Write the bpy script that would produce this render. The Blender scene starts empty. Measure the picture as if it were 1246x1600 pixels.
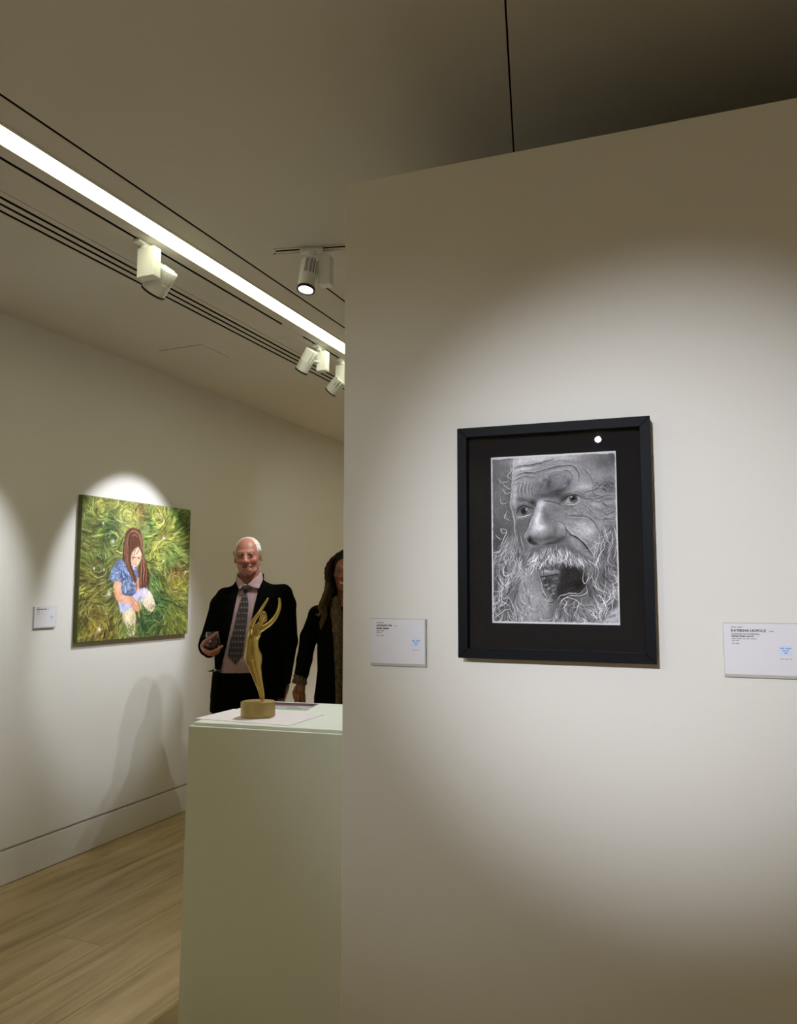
import bpy, math, random
import numpy as np
from mathutils import Vector, Matrix

random.seed(7)
RNG = np.random.RandomState(7)
SC = bpy.context.scene
COL = SC.collection

# ------------------------------------------------------------------ camera, world, exposure
cam_d = bpy.data.cameras.new('camera')
cam_d.sensor_fit = 'VERTICAL'
cam_d.sensor_height = 36.0
cam_d.lens = 1199.8 / 1600 * 36.0
cam_d.clip_start = 0.05
cam = bpy.data.objects.new('camera', cam_d)
COL.objects.link(cam)
cam.location = (0, 0, 1.45)
cam.rotation_mode = 'QUATERNION'
cam.rotation_quaternion = (Matrix.Rotation(math.radians(23.2), 3, 'Z') @ Matrix.Rotation(math.radians(90 + 5.722), 3, 'X')
                           @ Matrix.Rotation(math.radians(-0.063), 3, 'Z')).to_quaternion()
SC.camera = cam

world = bpy.data.worlds.new('world')
SC.world = world
world.use_nodes = True
world.node_tree.nodes['Background'].inputs[0].default_value = (0.9, 0.85, 0.7, 1)
world.node_tree.nodes['Background'].inputs[1].default_value = 0.0
SC.view_settings.view_transform = 'Standard'
SC.view_settings.look = 'None'
SC.view_settings.gamma = 1
SC.view_settings.use_curve_mapping = False
SC.view_settings.exposure = 0.0

STRIP_EMIT = 9.5                       # the linear ceiling light
STRIP_COL = (0.98, 0.965, 0.63)
SPOT_COL = (0.935, 0.97, 1.06)

CEIL = 2.851
XW = -3.354


# ------------------------------------------------------------------ materials
def mat(name, col=(0.8, 0.8, 0.8), rough=0.5, metal=0.0, attr=None, emit=None, noise=None, bump=None, spec=None, trans=0, ior=1.45, coat=0):
    m = bpy.data.materials.new(name)
    m.use_nodes = True
    nt = m.node_tree
    b = nt.nodes['Principled BSDF']
    b.inputs['Base Color'].default_value = (*col, 1)
    b.inputs['Roughness'].default_value = rough
    b.inputs['Metallic'].default_value = metal
    b.inputs['IOR'].default_value = ior
    b.inputs['Transmission Weight'].default_value = trans
    b.inputs['Coat Weight'].default_value = coat
    if spec is not None:
        b.inputs['Specular IOR Level'].default_value = spec
    if emit:
        b.inputs['Emission Color'].default_value = (*emit[0], 1)
        b.inputs['Emission Strength'].default_value = emit[1]
    src = None
    if attr:
        a = nt.nodes.new('ShaderNodeAttribute')
        a.attribute_name = attr
        src = a.outputs['Color']
        nt.links.new(src, b.inputs['Base Color'])
    tc = nt.nodes.new('ShaderNodeTexCoord')
    if noise:                                            # (scale, amount): small change of tone
        n = nt.nodes.new('ShaderNodeTexNoise')
        n.inputs['Scale'].default_value = noise[0]
        n.inputs['Detail'].default_value = 4
        nt.links.new(tc.outputs['Object'], n.inputs['Vector'])
        mp = nt.nodes.new('ShaderNodeMapRange')
        mp.inputs['To Min'].default_value = 1 - noise[1]
        mp.inputs['To Max'].default_value = 1 + noise[1]
        nt.links.new(n.outputs['Fac'], mp.inputs['Value'])
        mx = nt.nodes.new('ShaderNodeVectorMath')
        mx.operation = 'SCALE'
        if src:
            nt.links.new(src, mx.inputs[0])
        else:
            mx.inputs[0].default_value = col
        nt.links.new(mp.outputs[0], mx.inputs['Scale'])
        nt.links.new(mx.outputs[0], b.inputs['Base Color'])
    if bump:
        n2 = nt.nodes.new('ShaderNodeTexNoise')
        n2.inputs['Scale'].default_value = bump[0]
        n2.inputs['Detail'].default_value = 3
        nt.links.new(tc.outputs['Object'], n2.inputs['Vector'])
        bp = nt.nodes.new('ShaderNodeBump')
        bp.inputs['Strength'].default_value = bump[1]
        bp.inputs['Distance'].default_value = bump[2] if len(bump) > 2 else 0.002
        nt.links.new(n2.outputs['Fac'], bp.inputs['Height'])
        nt.links.new(bp.outputs[0], b.inputs['Normal'])
    return m


M = {}
M['wall'] = mat('wall_paint', (0.72, 0.70, 0.655), 0.75, noise=(3, 0.015), bump=(260, 0.12, 0.001), spec=0.25)
M['ceiling'] = mat('ceiling_paint', (0.66, 0.64, 0.59), 0.8, noise=(1.2, 0.02), spec=0.2)
M['void'] = mat('slot_black', (0.005, 0.0035, 0.003), 0.95, spec=0.05)
M['skirt'] = mat('skirting_paint', (0.72, 0.70, 0.655), 0.5, noise=(6, 0.02))
M['plinth'] = mat('plinth_paint', (0.72, 0.75, 0.665), 0.5, noise=(6, 0.02), bump=(120, 0.08, 0.001))
M['white_metal'] = mat('white_powder_coat', (0.80, 0.82, 0.82), 0.38, noise=(40, 0.02))
M['black_plastic'] = mat('black_plastic', (0.015, 0.012, 0.012), 0.4)
M['diffuser'] = mat('strip_diffuser', (0.8, 0.8, 0.8), 0.5, emit=(STRIP_COL, STRIP_EMIT))
M['lens'] = mat('lamp_lens', (0.9, 0.9, 0.9), 0.3, emit=((0.95, 0.97, 1.0), 14.0))
M['reflector'] = mat('lamp_reflector', (0.5, 0.5, 0.5), 0.25, metal=1)
M['frame'] = mat('frame_black', (0.004, 0.0043, 0.006), 0.5, spec=0.09, noise=(60, 0.05))
M['mat_board'] = mat('mat_board_black', (0.008, 0.008, 0.010), 0.95, spec=0.1)
M['art'] = mat('art_print', attr='paint', rough=0.8, spec=0.2)
M['oil'] = mat('oil_paint', attr='paint', rough=0.5, bump=(90, 0.5, 0.002))
M['paper'] = mat('label_card', (0.70, 0.69, 0.73), 0.6)
M['acrylic'] = mat('label_acrylic', (0.70, 0.69, 0.66), 0.15, noise=(30, 0.02), trans=0.35)
M['ink'] = mat('ink', (0.06, 0.055, 0.07), 0.7)
M['ink_grey'] = mat('ink_grey', (0.28, 0.27, 0.30), 0.7)
M['ink_blue'] = mat('ink_blue', (0.16, 0.30, 0.55), 0.7)
M['blue_box'] = mat('sticker_blue', (0.60, 0.68, 0.86), 0.6)
M['gold'] = mat('satin_gold', (0.56, 0.41, 0.13), 0.26, metal=0.95, noise=(30, 0.04))
M['gold_base'] = mat('brushed_gold', (0.47, 0.36, 0.15), 0.5, metal=0.85, noise=(30, 0.04))
M['card'] = mat('pale_card', (0.76, 0.70, 0.70), 0.6, noise=(20, 0.02))
M['skin_m'] = mat('skin_fair', attr='paint', rough=0.46, noise=(60, 0.05))
M['skin_w'] = mat('skin_brown', attr='paint', rough=0.42, noise=(60, 0.05))
M['hair_m'] = mat('hair_white', attr='paint', rough=0.6, noise=(120, 0.15), bump=(160, 0.6, 0.003))
M['hair_w'] = mat('hair_wavy', attr='paint', rough=0.75, spec=0.15, noise=(90, 0.3), bump=(140, 0.6, 0.003))
M['suit'] = mat('black_wool', (0.0028, 0.0028, 0.0026), 0.95, noise=(200, 0.15), spec=0.03)
M['trouser'] = mat('black_trouser_wool', (0.0024, 0.0024, 0.0022), 0.95, noise=(200, 0.15), spec=0.03)
M['coat'] = mat('black_coat_cloth', (0.0024, 0.0024, 0.0022), 0.9, noise=(150, 0.2), spec=0.04)
M['shirt'] = mat('pink_shirt', attr='paint', rough=0.8, noise=(60, 0.05))
M['tie'] = mat('tie_silk', attr='paint', rough=0.55)
M['fur'] = mat('brown_fur', attr='paint', rough=0.9, noise=(70, 0.35), bump=(120, 0.9, 0.006))
M['leather'] = mat('black_leather', (0.01, 0.01, 0.01), 0.35)
M['glass'] = mat('clear_glass', (1, 1, 1), 0.02, trans=1.0, ior=1.45)
M['wine'] = mat('red_wine', (0.10, 0.004, 0.012), 0.05, trans=0.6, ior=1.34)


def pane_mat():
    m = bpy.data.materials.new('picture_glass')
    m.use_nodes = True
    nt = m.node_tree
    nt.nodes.clear()
    o = nt.nodes.new('ShaderNodeOutputMaterial')
    mx = nt.nodes.new('ShaderNodeMixShader')
    t = nt.nodes.new('ShaderNodeBsdfTransparent')
    t.inputs[0].default_value = (0.99, 0.99, 0.99, 1)
    g = nt.nodes.new('ShaderNodeBsdfGlossy')
    g.inputs['Roughness'].default_value = 0.0
    fr = nt.nodes.new('ShaderNodeFresnel')
    fr.inputs[0].default_value = 1.42
    nt.links.new(fr.outputs[0], mx.inputs[0])
    nt.links.new(t.outputs[0], mx.inputs[1])
    nt.links.new(g.outputs[0], mx.inputs[2])
    nt.links.new(mx.outputs[0], o.inputs[0])
    return m


M['pane'] = pane_mat()


def oak_mat():
    m = bpy.data.materials.new('oak_board')
    m.use_nodes = True
    nt = m.node_tree
    N, L = nt.nodes, nt.links
    b = N['Principled BSDF']
    b.inputs['Roughness'].default_value = 0.42
    b.inputs['Specular IOR Level'].default_value = 0.35
    tc = N.new('ShaderNodeTexCoord')
    oi = N.new('ShaderNodeObjectInfo')
    off = N.new('ShaderNodeVectorMath')
    off.operation = 'MULTIPLY_ADD'
    cmb = N.new('ShaderNodeCombineXYZ')
    for i in range(3):
        L.new(oi.outputs['Random'], cmb.inputs[i])
    L.new(cmb.outputs[0], off.inputs[0])
    off.inputs[1].default_value = (37, 53, 11)
    L.new(tc.outputs['Object'], off.inputs[2])
    mp = N.new('ShaderNodeMapping')
    mp.inputs['Scale'].default_value = (9, 0.9, 1)
    L.new(off.outputs[0], mp.inputs[0])
    n = N.new('ShaderNodeTexNoise')
    n.inputs['Scale'].default_value = 1.6
    n.inputs['Detail'].default_value = 6
    n.inputs['Distortion'].default_value = 0.6
    L.new(mp.outputs[0], n.inputs['Vector'])
    mp2 = N.new('ShaderNodeMapping')
    mp2.inputs['Scale'].default_value = (120, 5, 1)
    L.new(off.outputs[0], mp2.inputs[0])
    n2 = N.new('ShaderNodeTexNoise')
    n2.inputs['Scale'].default_value = 1.5
    n2.inputs['Detail'].default_value = 4
    L.new(mp2.outputs[0], n2.inputs['Vector'])
    add = N.new('ShaderNodeMath')
    add.operation = 'MULTIPLY_ADD'
    L.new(n2.outputs['Fac'], add.inputs[0])
    add.inputs[1].default_value = 0.28
    L.new(n.outputs['Fac'], add.inputs[2])
    add2 = N.new('ShaderNodeMath')
    add2.operation = 'MULTIPLY_ADD'
    L.new(oi.outputs['Random'], add2.inputs[0])
    add2.inputs[1].default_value = 0.12
    L.new(add.outputs[0], add2.inputs[2])
    cr = N.new('ShaderNodeValToRGB')
    e = cr.color_ramp.elements
    e[0].position = 0.42
    e[0].color = (0.27, 0.185, 0.085, 1)
    e[1].position = 0.95
    e[1].color = (0.56, 0.42, 0.24, 1)
    k = e.new(0.62)
    k.color = (0.42, 0.305, 0.155, 1)
    L.new(add2.outputs[0], cr.inputs[0])
    L.new(cr.outputs[0], b.inputs['Base Color'])
    return m


M['oak'] = oak_mat()


# ------------------------------------------------------------------ object helpers
def set_props(o, label=None, cat=None, group=None, kind=None):
    if label: o['label'] = label
    if cat: o['category'] = cat
    if group: o['group'] = group
    if kind: o['kind'] = kind
    return o


def link(o, parent=None):
    COL.objects.link(o)
    if parent is not None:
        o.parent = parent
    return o


def empty(name, loc=(0, 0, 0), rz=0.0):
    o = bpy.data.objects.new(name, None)
    o.empty_display_size = 0.05
    o.location = loc
    o.rotation_euler = (0, 0, rz)
    return link(o)


def mesh_obj(name, verts, faces, m, parent=None, smooth=False, colors=None):
    me = bpy.data.meshes.new(name)
    if isinstance(verts, np.ndarray) and isinstance(faces, np.ndarray):
        nv, nf, k = len(verts), len(faces), faces.shape[1]
        me.vertices.add(nv)
        me.vertices.foreach_set('co', verts.astype(np.float32).ravel())
        me.loops.add(nf * k)
        me.loops.foreach_set('vertex_index', faces.astype(np.int32).ravel())
        me.polygons.add(nf)
        me.polygons.foreach_set('loop_start', np.arange(0, nf * k, k, dtype=np.int32))
        me.update(calc_edges=True)
    else:
        me.from_pydata([tuple(v) for v in verts], [], [tuple(f) for f in faces])
    if smooth:
        me.polygons.foreach_set('use_smooth', [True] * len(me.polygons))
    if colors is not None:
        at = me.color_attributes.new('paint', 'FLOAT_COLOR', 'POINT')
        c = np.ones((len(me.vertices), 4), np.float32)
        c[:, :3] = colors
        at.data.foreach_set('color', c.ravel())
    me.materials.append(m)
    me.update()
    return link(bpy.data.objects.new(name, me), parent)


class MB:
    """collects simple solids into one mesh"""
    def __init__(s):
        s.v, s.f = [], []

    def add(s, v, f, T=None):
        b = len(s.v)
        for p in v:
            p = Vector(p)
            s.v.append(T @ p if T is not None else p)
        s.f += [tuple(i + b for i in q) for q in f]
        return s

    def prism(s, pts, z0, z1, T=None):
        n = len(pts)
        area = sum(pts[i][0] * pts[(i + 1) % n][1] - pts[(i + 1) % n][0] * pts[i][1] for i in range(n))
        if area < 0:
            pts = pts[::-1]
        v = [(x, y, z0) for x, y in pts] + [(x, y, z1) for x, y in pts]
        f = [tuple(range(n))[::-1], tuple(range(n, 2 * n))] + [(i, (i + 1) % n, n + (i + 1) % n, n + i) for i in range(n)]
        return s.add(v, f, T)

    def box(s, x0, x1, y0, y1, z0, z1, T=None):
        return s.prism([(x0, y0), (x1, y0), (x1, y1), (x0, y1)], z0, z1, T)

    def lathe(s, prof, n=32, T=None, caps=True):
        """prof: list of (r, z) from bottom to top"""
        v, f = [], []
        for r, z in prof:
            for i in range(n):
                a = 2 * math.pi * i / n
                v.append((r * math.cos(a), r * math.sin(a), z))
        for j in range(len(prof) - 1):
            for i in range(n):
                k = (i + 1) % n
                f.append((j * n + i, j * n + k, (j + 1) * n + k, (j + 1) * n + i))
        if caps:
            f.append(tuple(range(n))[::-1])
            f.append(tuple(range((len(prof) - 1) * n, len(prof) * n)))
        return s.add(v, f, T)

    def build(s, name, m, parent=None, bevel=0, smooth=False):
        o = mesh_obj(name, s.v, s.f, m, parent, smooth)
        if bevel:
            md = o.modifiers.new('bevel', 'BEVEL')
            md.width = bevel
            md.segments = 2
            md.limit_method = 'ANGLE'
        if smooth:
            o.data.set_sharp_from_angle(angle=math.radians(40))
        return o


def frame_T(origin, ux, uy, uz):
    m = Matrix.Identity(4)
    for i, u in enumerate((ux, uy, uz)):
        m[0][i], m[1][i], m[2][i] = u
    m[0][3], m[1][3], m[2][3] = origin
    return m


def axis_T(origin, axis):
    """local +Z runs along axis"""
    q = Vector(axis).normalized().to_track_quat('Z', 'Y')
    return Matrix.Translation(origin) @ q.to_matrix().to_4x4()


# ------------------------------------------------------------------ the room shell
def struct(mb, name, m, label, **k):
    o = mb.build(name, m, **k)
    return set_props(o, label, 'room', kind='structure')


# floor: sub-base with oak boards as children, running along the left wall
Y0, Y1, X1 = -4.5, 9.0, 3.2
floor = struct(MB().box(XW - .2, X1 + .2, Y0 - .2, Y1 + .2, -0.12, -0.018), 'floor', M['void'], 'pale oak board floor of the gallery')
PW = 0.28
pl_me = {}
x = -2.134 - PW * 5
row = 0
while x < X1:
    xa, xb = max(x, XW), min(x + PW, X1)
    row += 1
    if xb - xa > 0.02:
        y = Y0 - random.uniform(0, 2.0)
        while y < Y1:
            ya, yb = max(y, Y0), min(y + 2.4, Y1)
            y += 2.4
            if yb - ya < 0.05 or yb < ya:
                continue
            w, l = round(xb - xa - 0.0016, 4), round(yb - ya - 0.0016, 4)
            if (w, l) not in pl_me:
                b = 0.0012
                v = [(0, 0, -.018), (w, 0, -.018), (w, l, -.018), (0, l, -.018), (0, 0, -b), (w, 0, -b), (w, l, -b), (0, l, -b),
                     (b, b, 0), (w - b, b, 0), (w - b, l - b, 0), (b, l - b, 0)]
                f = [(3, 2, 1, 0), (0, 1, 5, 4), (1, 2, 6, 5), (2, 3, 7, 6), (3, 0, 4, 7), (4, 5, 9, 8), (5, 6, 10, 9), (6, 7, 11, 10), (7, 4, 8, 11), (8, 9, 10, 11)]
                me = bpy.data.meshes.new('plank')
                me.from_pydata(v, [], f)
                me.materials.append(M['oak'])
                pl_me[(w, l)] = me
            o = bpy.data.objects.new('plank', pl_me[(w, l)])
            o.location = (xa + .0008, ya + .0008, 0)
            link(o, floor)
    x += PW

WT = 0.15
struct(MB().box(XW - WT, XW, Y0 - WT, Y1 + WT, 0, 3.1), 'wall_left', M['wall'], 'white painted gallery wall behind the people and the green painting')
struct(MB().box(XW, X1, Y1, Y1 + WT, 0, 3.1), 'wall_far', M['wall'], 'white painted end wall beyond the left wall')
struct(MB().box(XW, X1, Y0 - WT, Y0, 0, 3.1), 'wall_rear', M['wall'], 'white painted wall behind the viewpoint')
struct(MB().box(X1, X1 + WT, Y0 - WT, Y1 + WT, 0, 3.1), 'wall_right', M['wall'], 'white painted wall right of the viewpoint')

# skirting of the left wall: flush board under a shadow groove
sk = MB()
sk.box(XW, XW + 0.014, Y0, Y1, 0.004, 0.165)
struct(sk, 'baseboard_left', M['skirt'], 'flush white skirting board along the left wall')
struct(MB().box(XW, XW + 0.014, Y0, Y1, 0.178, CEIL - 0.0), 'trim_1', M['wall'], 'plaster face of the left wall above the shadow groove')
XF = XW + 0.014

# ceiling: boards with real slots between them, seen from below
SLABT = 0.09
slots = [(-2.4455, -2.429), (-2.401, -2.3845), (-2.359, -2.342), (-2.3105, -2.3075), (-2.138, -2.123), (-2.0605, -1.9685), (-1.8565, -1.8455)]
cb = MB()
edges = [XW - .1] + [v for s_ in slots for v in s_] + [X1 + .1]
for i in range(0, len(edges), 2):
    a, b = edges[i], edges[i + 1]
    if b < -1.70:
        cb.box(a, b, Y0 - .1, Y1 + .1, CEIL, CEIL + SLABT)
# last board carries another slot starting at Y = 2.98
cb.box(-1.8455, -1.680, Y0 - .1, Y1 + .1, CEIL, CEIL + SLABT)
cb.box(-1.680, -1.670, Y0 - .1, 2.98, CEIL, CEIL + SLABT)
cb.box(-1.670, X1 + .1, Y0 - .1, Y1 + .1, CEIL, CEIL + SLABT)
ceiling = struct(cb, 'ceiling', M['ceiling'], 'matt off-white plasterboard ceiling with slots')
struct(MB().box(XW - .1, X1 + .1, Y0 - .1, Y1 + .1, CEIL + SLABT, CEIL + SLABT + 0.1), 'ceiling_void', M['void'], 'dark void above the ceiling slots')
ceil_void = bpy.data.objects['ceiling_void']
for a, b in slots:
    if b - a < .05:
        MB().box(a - .001, b + .001, Y0, Y1, CEIL + .0012, CEIL + .02).build('slot_shade_strip', M['void'], ceiling)  # black strip just inside the opening paints in the slot's shade
MB().box(-1.681, -1.669, 2.98, Y1, CEIL + .0012, CEIL + .02).build('slot_shade_strip', M['void'], ceiling)
# lowered plasterboard panels over the middle of the room, with one open joint
B = Vector((math.sin(math.radians(-13.0)), math.cos(math.radians(-13.0)), 0))
A = Vector((0.965, 0.262, 0)).normalized()


def seam_x(y):
    return -0.436 + (y - 1.669) * (-0.143 / 0.623)


PZ = CEIL - 0.005
corner = (-1.690, 2.225)
far_r = (X1 - .01, 2.225 + (X1 - .01 + 1.690) * (0.108 / 0.38))
y_seam_far = 2.225 + ((-0.62) + 1.690) * (0.108 / 0.38)
sx = seam_x(y_seam_far)
g = 0.0026
c1 = MB().prism([(-1.690, Y0 + .01), (seam_x(Y0) - g, Y0 + .01), (sx - g, y_seam_far), corner], PZ, CEIL)
c2 = MB().prism([(seam_x(Y0) + g, Y0 + .01), (X1 - .01, Y0 + .01), far_r, (sx + g, y_seam_far)], PZ, CEIL)
p1 = c1.build('ceiling_panel', M['ceiling'], ceiling)
p2 = c2.build('ceiling_panel', M['ceiling'], ceiling)
MB().prism([(seam_x(Y0) - g, Y0 + .01), (seam_x(Y0) + g, Y0 + .01), (sx + g, y_seam_far), (sx - g, y_seam_far)], CEIL - 0.0006, CEIL).build('open_joint', M['void'], ceiling)
# access hatch: a thin joint around a flush panel
hx0, hx1, hy0, hy1 = -3.04, -2.735, 3.505, 3.775
hb = MB()
hb.box(hx0, hx1, hy0, hy1, CEIL - 0.0025, CEIL)
hb.build('access_hatch', M['ceiling'], ceiling)
hj = MB()
hj.box(hx0 - .003, hx0, hy0, hy1, CEIL - 0.0005, CEIL)
hj.box(hx0, hx1, hy0 - .003, hy0, CEIL - 0.0005, CEIL)
hj.build('hatch_joint', mat('joint_shadow', (0.2, 0.18, 0.13), 0.9), ceiling)
# cover piece closing a stretch of the lamp slot
MB().box(-2.138, -2.123, 3.40, 3.62, CEIL + 0.0006, CEIL + 0.0011).build('slot_cover', M['ceiling'], ceiling)

# partition: a big boxed-in wall that stops short of the ceiling
PD = Vector((math.sin(math.radians(-93.59)), math.cos(math.radians(-93.59)), 0))     # along its face, to the left
PR = -PD                                                                            # along its face, to the right
PN = Vector((-0.063, 0.998, 0)).normalized()                                          # into the wall
PE = Vector((-0.857, 1.6575, 0))
PTOP = 2.475


def pp(u, z, out=0.0):
    """point on the partition face: u metres right of its left edge, out metres in front of it"""
    return PE + PR * u - PN * out + Vector((0, 0, z))


part = MB()
Tp = frame_T(PE, PR, PN, Vector((0, 0, 1)))
part.box(0, 3.9, 0, 1.8, 0, PTOP, T=Tp)
struct(part, 'wall_partition', M['wall'], 'freestanding white partition that stops below the ceiling and carries the framed portrait', bevel=0.003)

part_o = bpy.data.objects['wall_partition']
MB().box(.05, 3.85, .05, 1.75, PTOP, PTOP + .006, T=Tp).build('bounce_blocker', mat('bounce_blocker_dark', (.10, .075, .05), .9, noise=(8, .2)), part_o)  # unseen dark sheet, added to cut bounce onto the ceiling above

# ------------------------------------------------------------------ linear ceiling light
st = empty('linear_ceiling_light', (-2.0145, 2.0, CEIL))
set_props(st, 'long glowing white linear light strip set in the ceiling', 'ceiling light')
MB().box(-0.0445, 0.0445, -6.3, 6.8, -0.001, 0.003).build('diffuser', M['diffuser'], st)
for s_ in (-1, 1):
    MB().box(min(s_ * .0445, s_ * .056), max(s_ * .0445, s_ * .056), -6.3, 6.8, -0.0035, -0.0005).build('flange', M['ceiling'], st)


# ------------------------------------------------------------------ track spotlights
def spotlight(name, label, at, axis, head_off, box_off, box_rot=0.0, power=60, angle=40, blend=0.6, head_len=0.135, head_r=0.040, lit=True, box=(0.04, 0.075, 0.125), drop=0.03, group=None, aim=None, soft=0.02, fin_rot=0, adapter_rot=0.0):
    """at: point on the ceiling; head_off / box_off: centres relative to it; axis: where the lamp head looks"""
    t = empty(name, at)
    set_props(t, label, 'spotlight', group)
    ax = Vector(axis).normalized()
    MB().box(-.017, .017, -.05, .05, -0.014, 0.0, T=Matrix.Rotation(adapter_rot, 4, 'Z')).build('track_adapter', M['white_metal'], t, bevel=.003)
    MB().lathe([(.014, -drop), (.017, -drop + .004), (.017, -.014)], 20).build('pivot', M['white_metal'], t, smooth=True)
    bo = Vector(box_off)
    Tb = Matrix.Translation(bo) @ Matrix.Rotation(box_rot, 4, 'Z')
    a, b, c = box
    MB().box(-a / 2, a / 2, -b / 2, b / 2, -c / 2, c / 2, T=Tb).build('driver_box', M['white_metal'], t, bevel=.002)
    ho = Vector(head_off)
    Th = axis_T(ho, ax)
    L, r = head_len / 2, head_r
    MB().lathe([(r * .45, -L * .98), (r * .60, -L * .95), (r * .62, -L * .02), (r, L * .04), (r, L * .93), (r * .86, L * .93), (r * .7, L * .55)], 40, T=Th, caps=True).build('lamp_head', M['white_metal'], t, smooth=True)
    MB().lathe([(r * .84, L * .90), (r * 1.03, L * .90), (r * 1.03, L * 1.05), (r * .84, L * 1.05), (r * .84, L * .90)], 40, T=Th, caps=False).build('front_ring', M['black_plastic'], t, smooth=True)
    MB().lathe([(0.001, L * .955), (r * .84, L * .955), (r * .84, L * .965), (0.001, L * .965)], 32, T=Th, caps=False).build('lens', M['lens'] if lit else M['reflector'], t)
    # cooling fins along the rear half
    for k in range(6):
        fo = (k - 2.5) * r * .345
        hh = math.sqrt(max(0.0, r ** 2 - fo ** 2))
        MB().box(-hh, hh, fo - .0024, fo + .0024, -L * 1.0, L * .06, T=Th @ Matrix.Rotation(math.radians(fin_rot), 4, 'Z')).build('cooling_fin', M['white_metal'], t, bevel=.0006)
    # yoke between box and head
    d = ho - bo
    MB().lathe([(.008, 0), (.008, d.length)], 14, T=axis_T(bo, d)).build('knuckle', M['white_metal'], t, smooth=True)
    if power:
        ld = bpy.data.lights.new('spot', 'SPOT')
        ld.energy = power
        ld.spot_size = math.radians(angle)
        ld.spot_blend = blend
        ld.color = SPOT_COL
        ld.shadow_soft_size = soft
        lo = bpy.data.objects.new('spot_beam', ld)
        p = ho + ax * (L * 1.05 + 0.006)
        ai = Vector(aim) - Vector(at) - p if aim is not None else ax
        lo.matrix_local = Matrix.Translation(p) @ ai.to_track_quat('-Z', 'Y').to_matrix().to_4x4()
        link(lo, t)
    return t


spotlight('track_spotlight', 'large white finned spotlight nearest on the left, hanging beside the glowing strip', (-2.13, 2.35, CEIL),
          (-.66, .10, -.72), (.018, .075, -.132), (0.030, -.005, -.094), 0, power=102, angle=52, blend=.6, aim=(XF, 2.25, 1.34), box=(.082, .046, .122), head_r=.050, head_len=.115, fin_rot=50)
spotlight('track_spotlight', 'smaller white spotlight turned left near the far end of the strip', (-2.13, 3.80, CEIL),
          (-.60, .12, -.78), (-.030, -.085, -.108), (.030, -.005, -.098), 0, power=105, angle=43, blend=.38, aim=(XF, 3.62, 1.52), box=(.060, .046, .115), head_r=.038, fin_rot=60)
spotlight('track_spotlight', 'spotlight farthest along the strip, half hidden by the partition edge', (-2.13, 4.09, CEIL),
          (-.75, .12, -.62), (-.030, -.02, -.165), (.012, -.01, -.105), 0, power=16, angle=70, blend=1.0, aim=(XF, 7.0, 1.2), box=(.080, .046, .125), head_len=.10)
spotlight('track_spotlight', 'lit white spotlight on the short cross track, pointing down at the gold statuette', (-1.53, 2.665, CEIL - .003),
          (-.03, -.22, -.96), (-.005, -.02, -.118), (.055, .02, -.095), math.radians(10), power=62, angle=56, blend=.8, aim=(-1.38, 2.45, 1.0), drop=.03, box=(.05, .05, .125), head_r=.036, fin_rot=20, adapter_rot=math.radians(-75.5))
# two lamps in the slot that starts behind the partition edge; they throw the shadow of the man on the left wall
spotlight('track_spotlight', 'spotlight in the short slot, nearer one of two hidden behind the partition', (-1.675, 3.47, CEIL),
          (-.72, .1, -.62), (-.02, .0, -.120), (.05, .0, -.095), 0, power=36, angle=42, blend=.7, aim=(XF, 3.62, 1.05), soft=.01, group='spotlights out of view')
spotlight('track_spotlight', 'spotlight in the short slot, farther one of two hidden behind the partition', (-1.675, 3.68, CEIL),
          (-.72, .0, -.62), (-.02, .0, -.120), (.05, .0, -.095), 0, power=36, angle=42, blend=.7, aim=(XF, 3.72, 1.05), soft=.01, group='spotlights out of view')
# lamps behind the viewpoint that light the partition; the left-edge one is added fill
spotlight('track_spotlight', 'spotlight reflected in the portrait glass', (-0.345, -3.06, CEIL),
          (0, .93, -.25), (0, .05, -.19), (0, -.02, -.10), 0, power=690, angle=18.2, blend=1.0, aim=(-0.14, 1.69, 1.48), group='spotlights out of view', head_r=.030, soft=.012)
spotlight('track_spotlight', 'spotlight lighting the right part of the partition', (1.25, -3.06, CEIL),
          (0, .93, -.25), (0, .05, -.19), (0, -.02, -.10), 0, power=800, angle=18.6, blend=1.0, aim=(0.88, 1.76, 1.47), group='spotlights out of view', head_r=.030, soft=.03)
spotlight('track_spotlight', 'added unseen spotlight brightening the left edge of the partition', (-1.62, -3.06, CEIL),
          (0, .93, -.25), (0, .05, -.19), (0, -.02, -.10), 0, power=135, angle=22, blend=1.0, aim=(-0.74, 1.66, 1.38), group='spotlights out of view', head_r=.030, soft=.02)
# unseen fill downlights, added to lift the bounce light in the room
for i_, (dx, dy) in enumerate(((0.6, -1.6), (2.2, -0.6), (-1.0, -2.6), (-1.5, 6.2))):
    spotlight('track_spotlight', 'wide fill downlight added out of view, ' + ('middle of the rear', 'near the right wall', 'near the rear left corner', 'far end of the room')[i_], (dx, dy, CEIL),
              (0, 0, -1), (0, .03, -.12), (.06, 0, -.10), 0, power=(170, 170, 170, 420)[i_], angle=95, blend=.7, aim=(dx, dy, 0), group='spotlights out of view', soft=.05)

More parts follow.
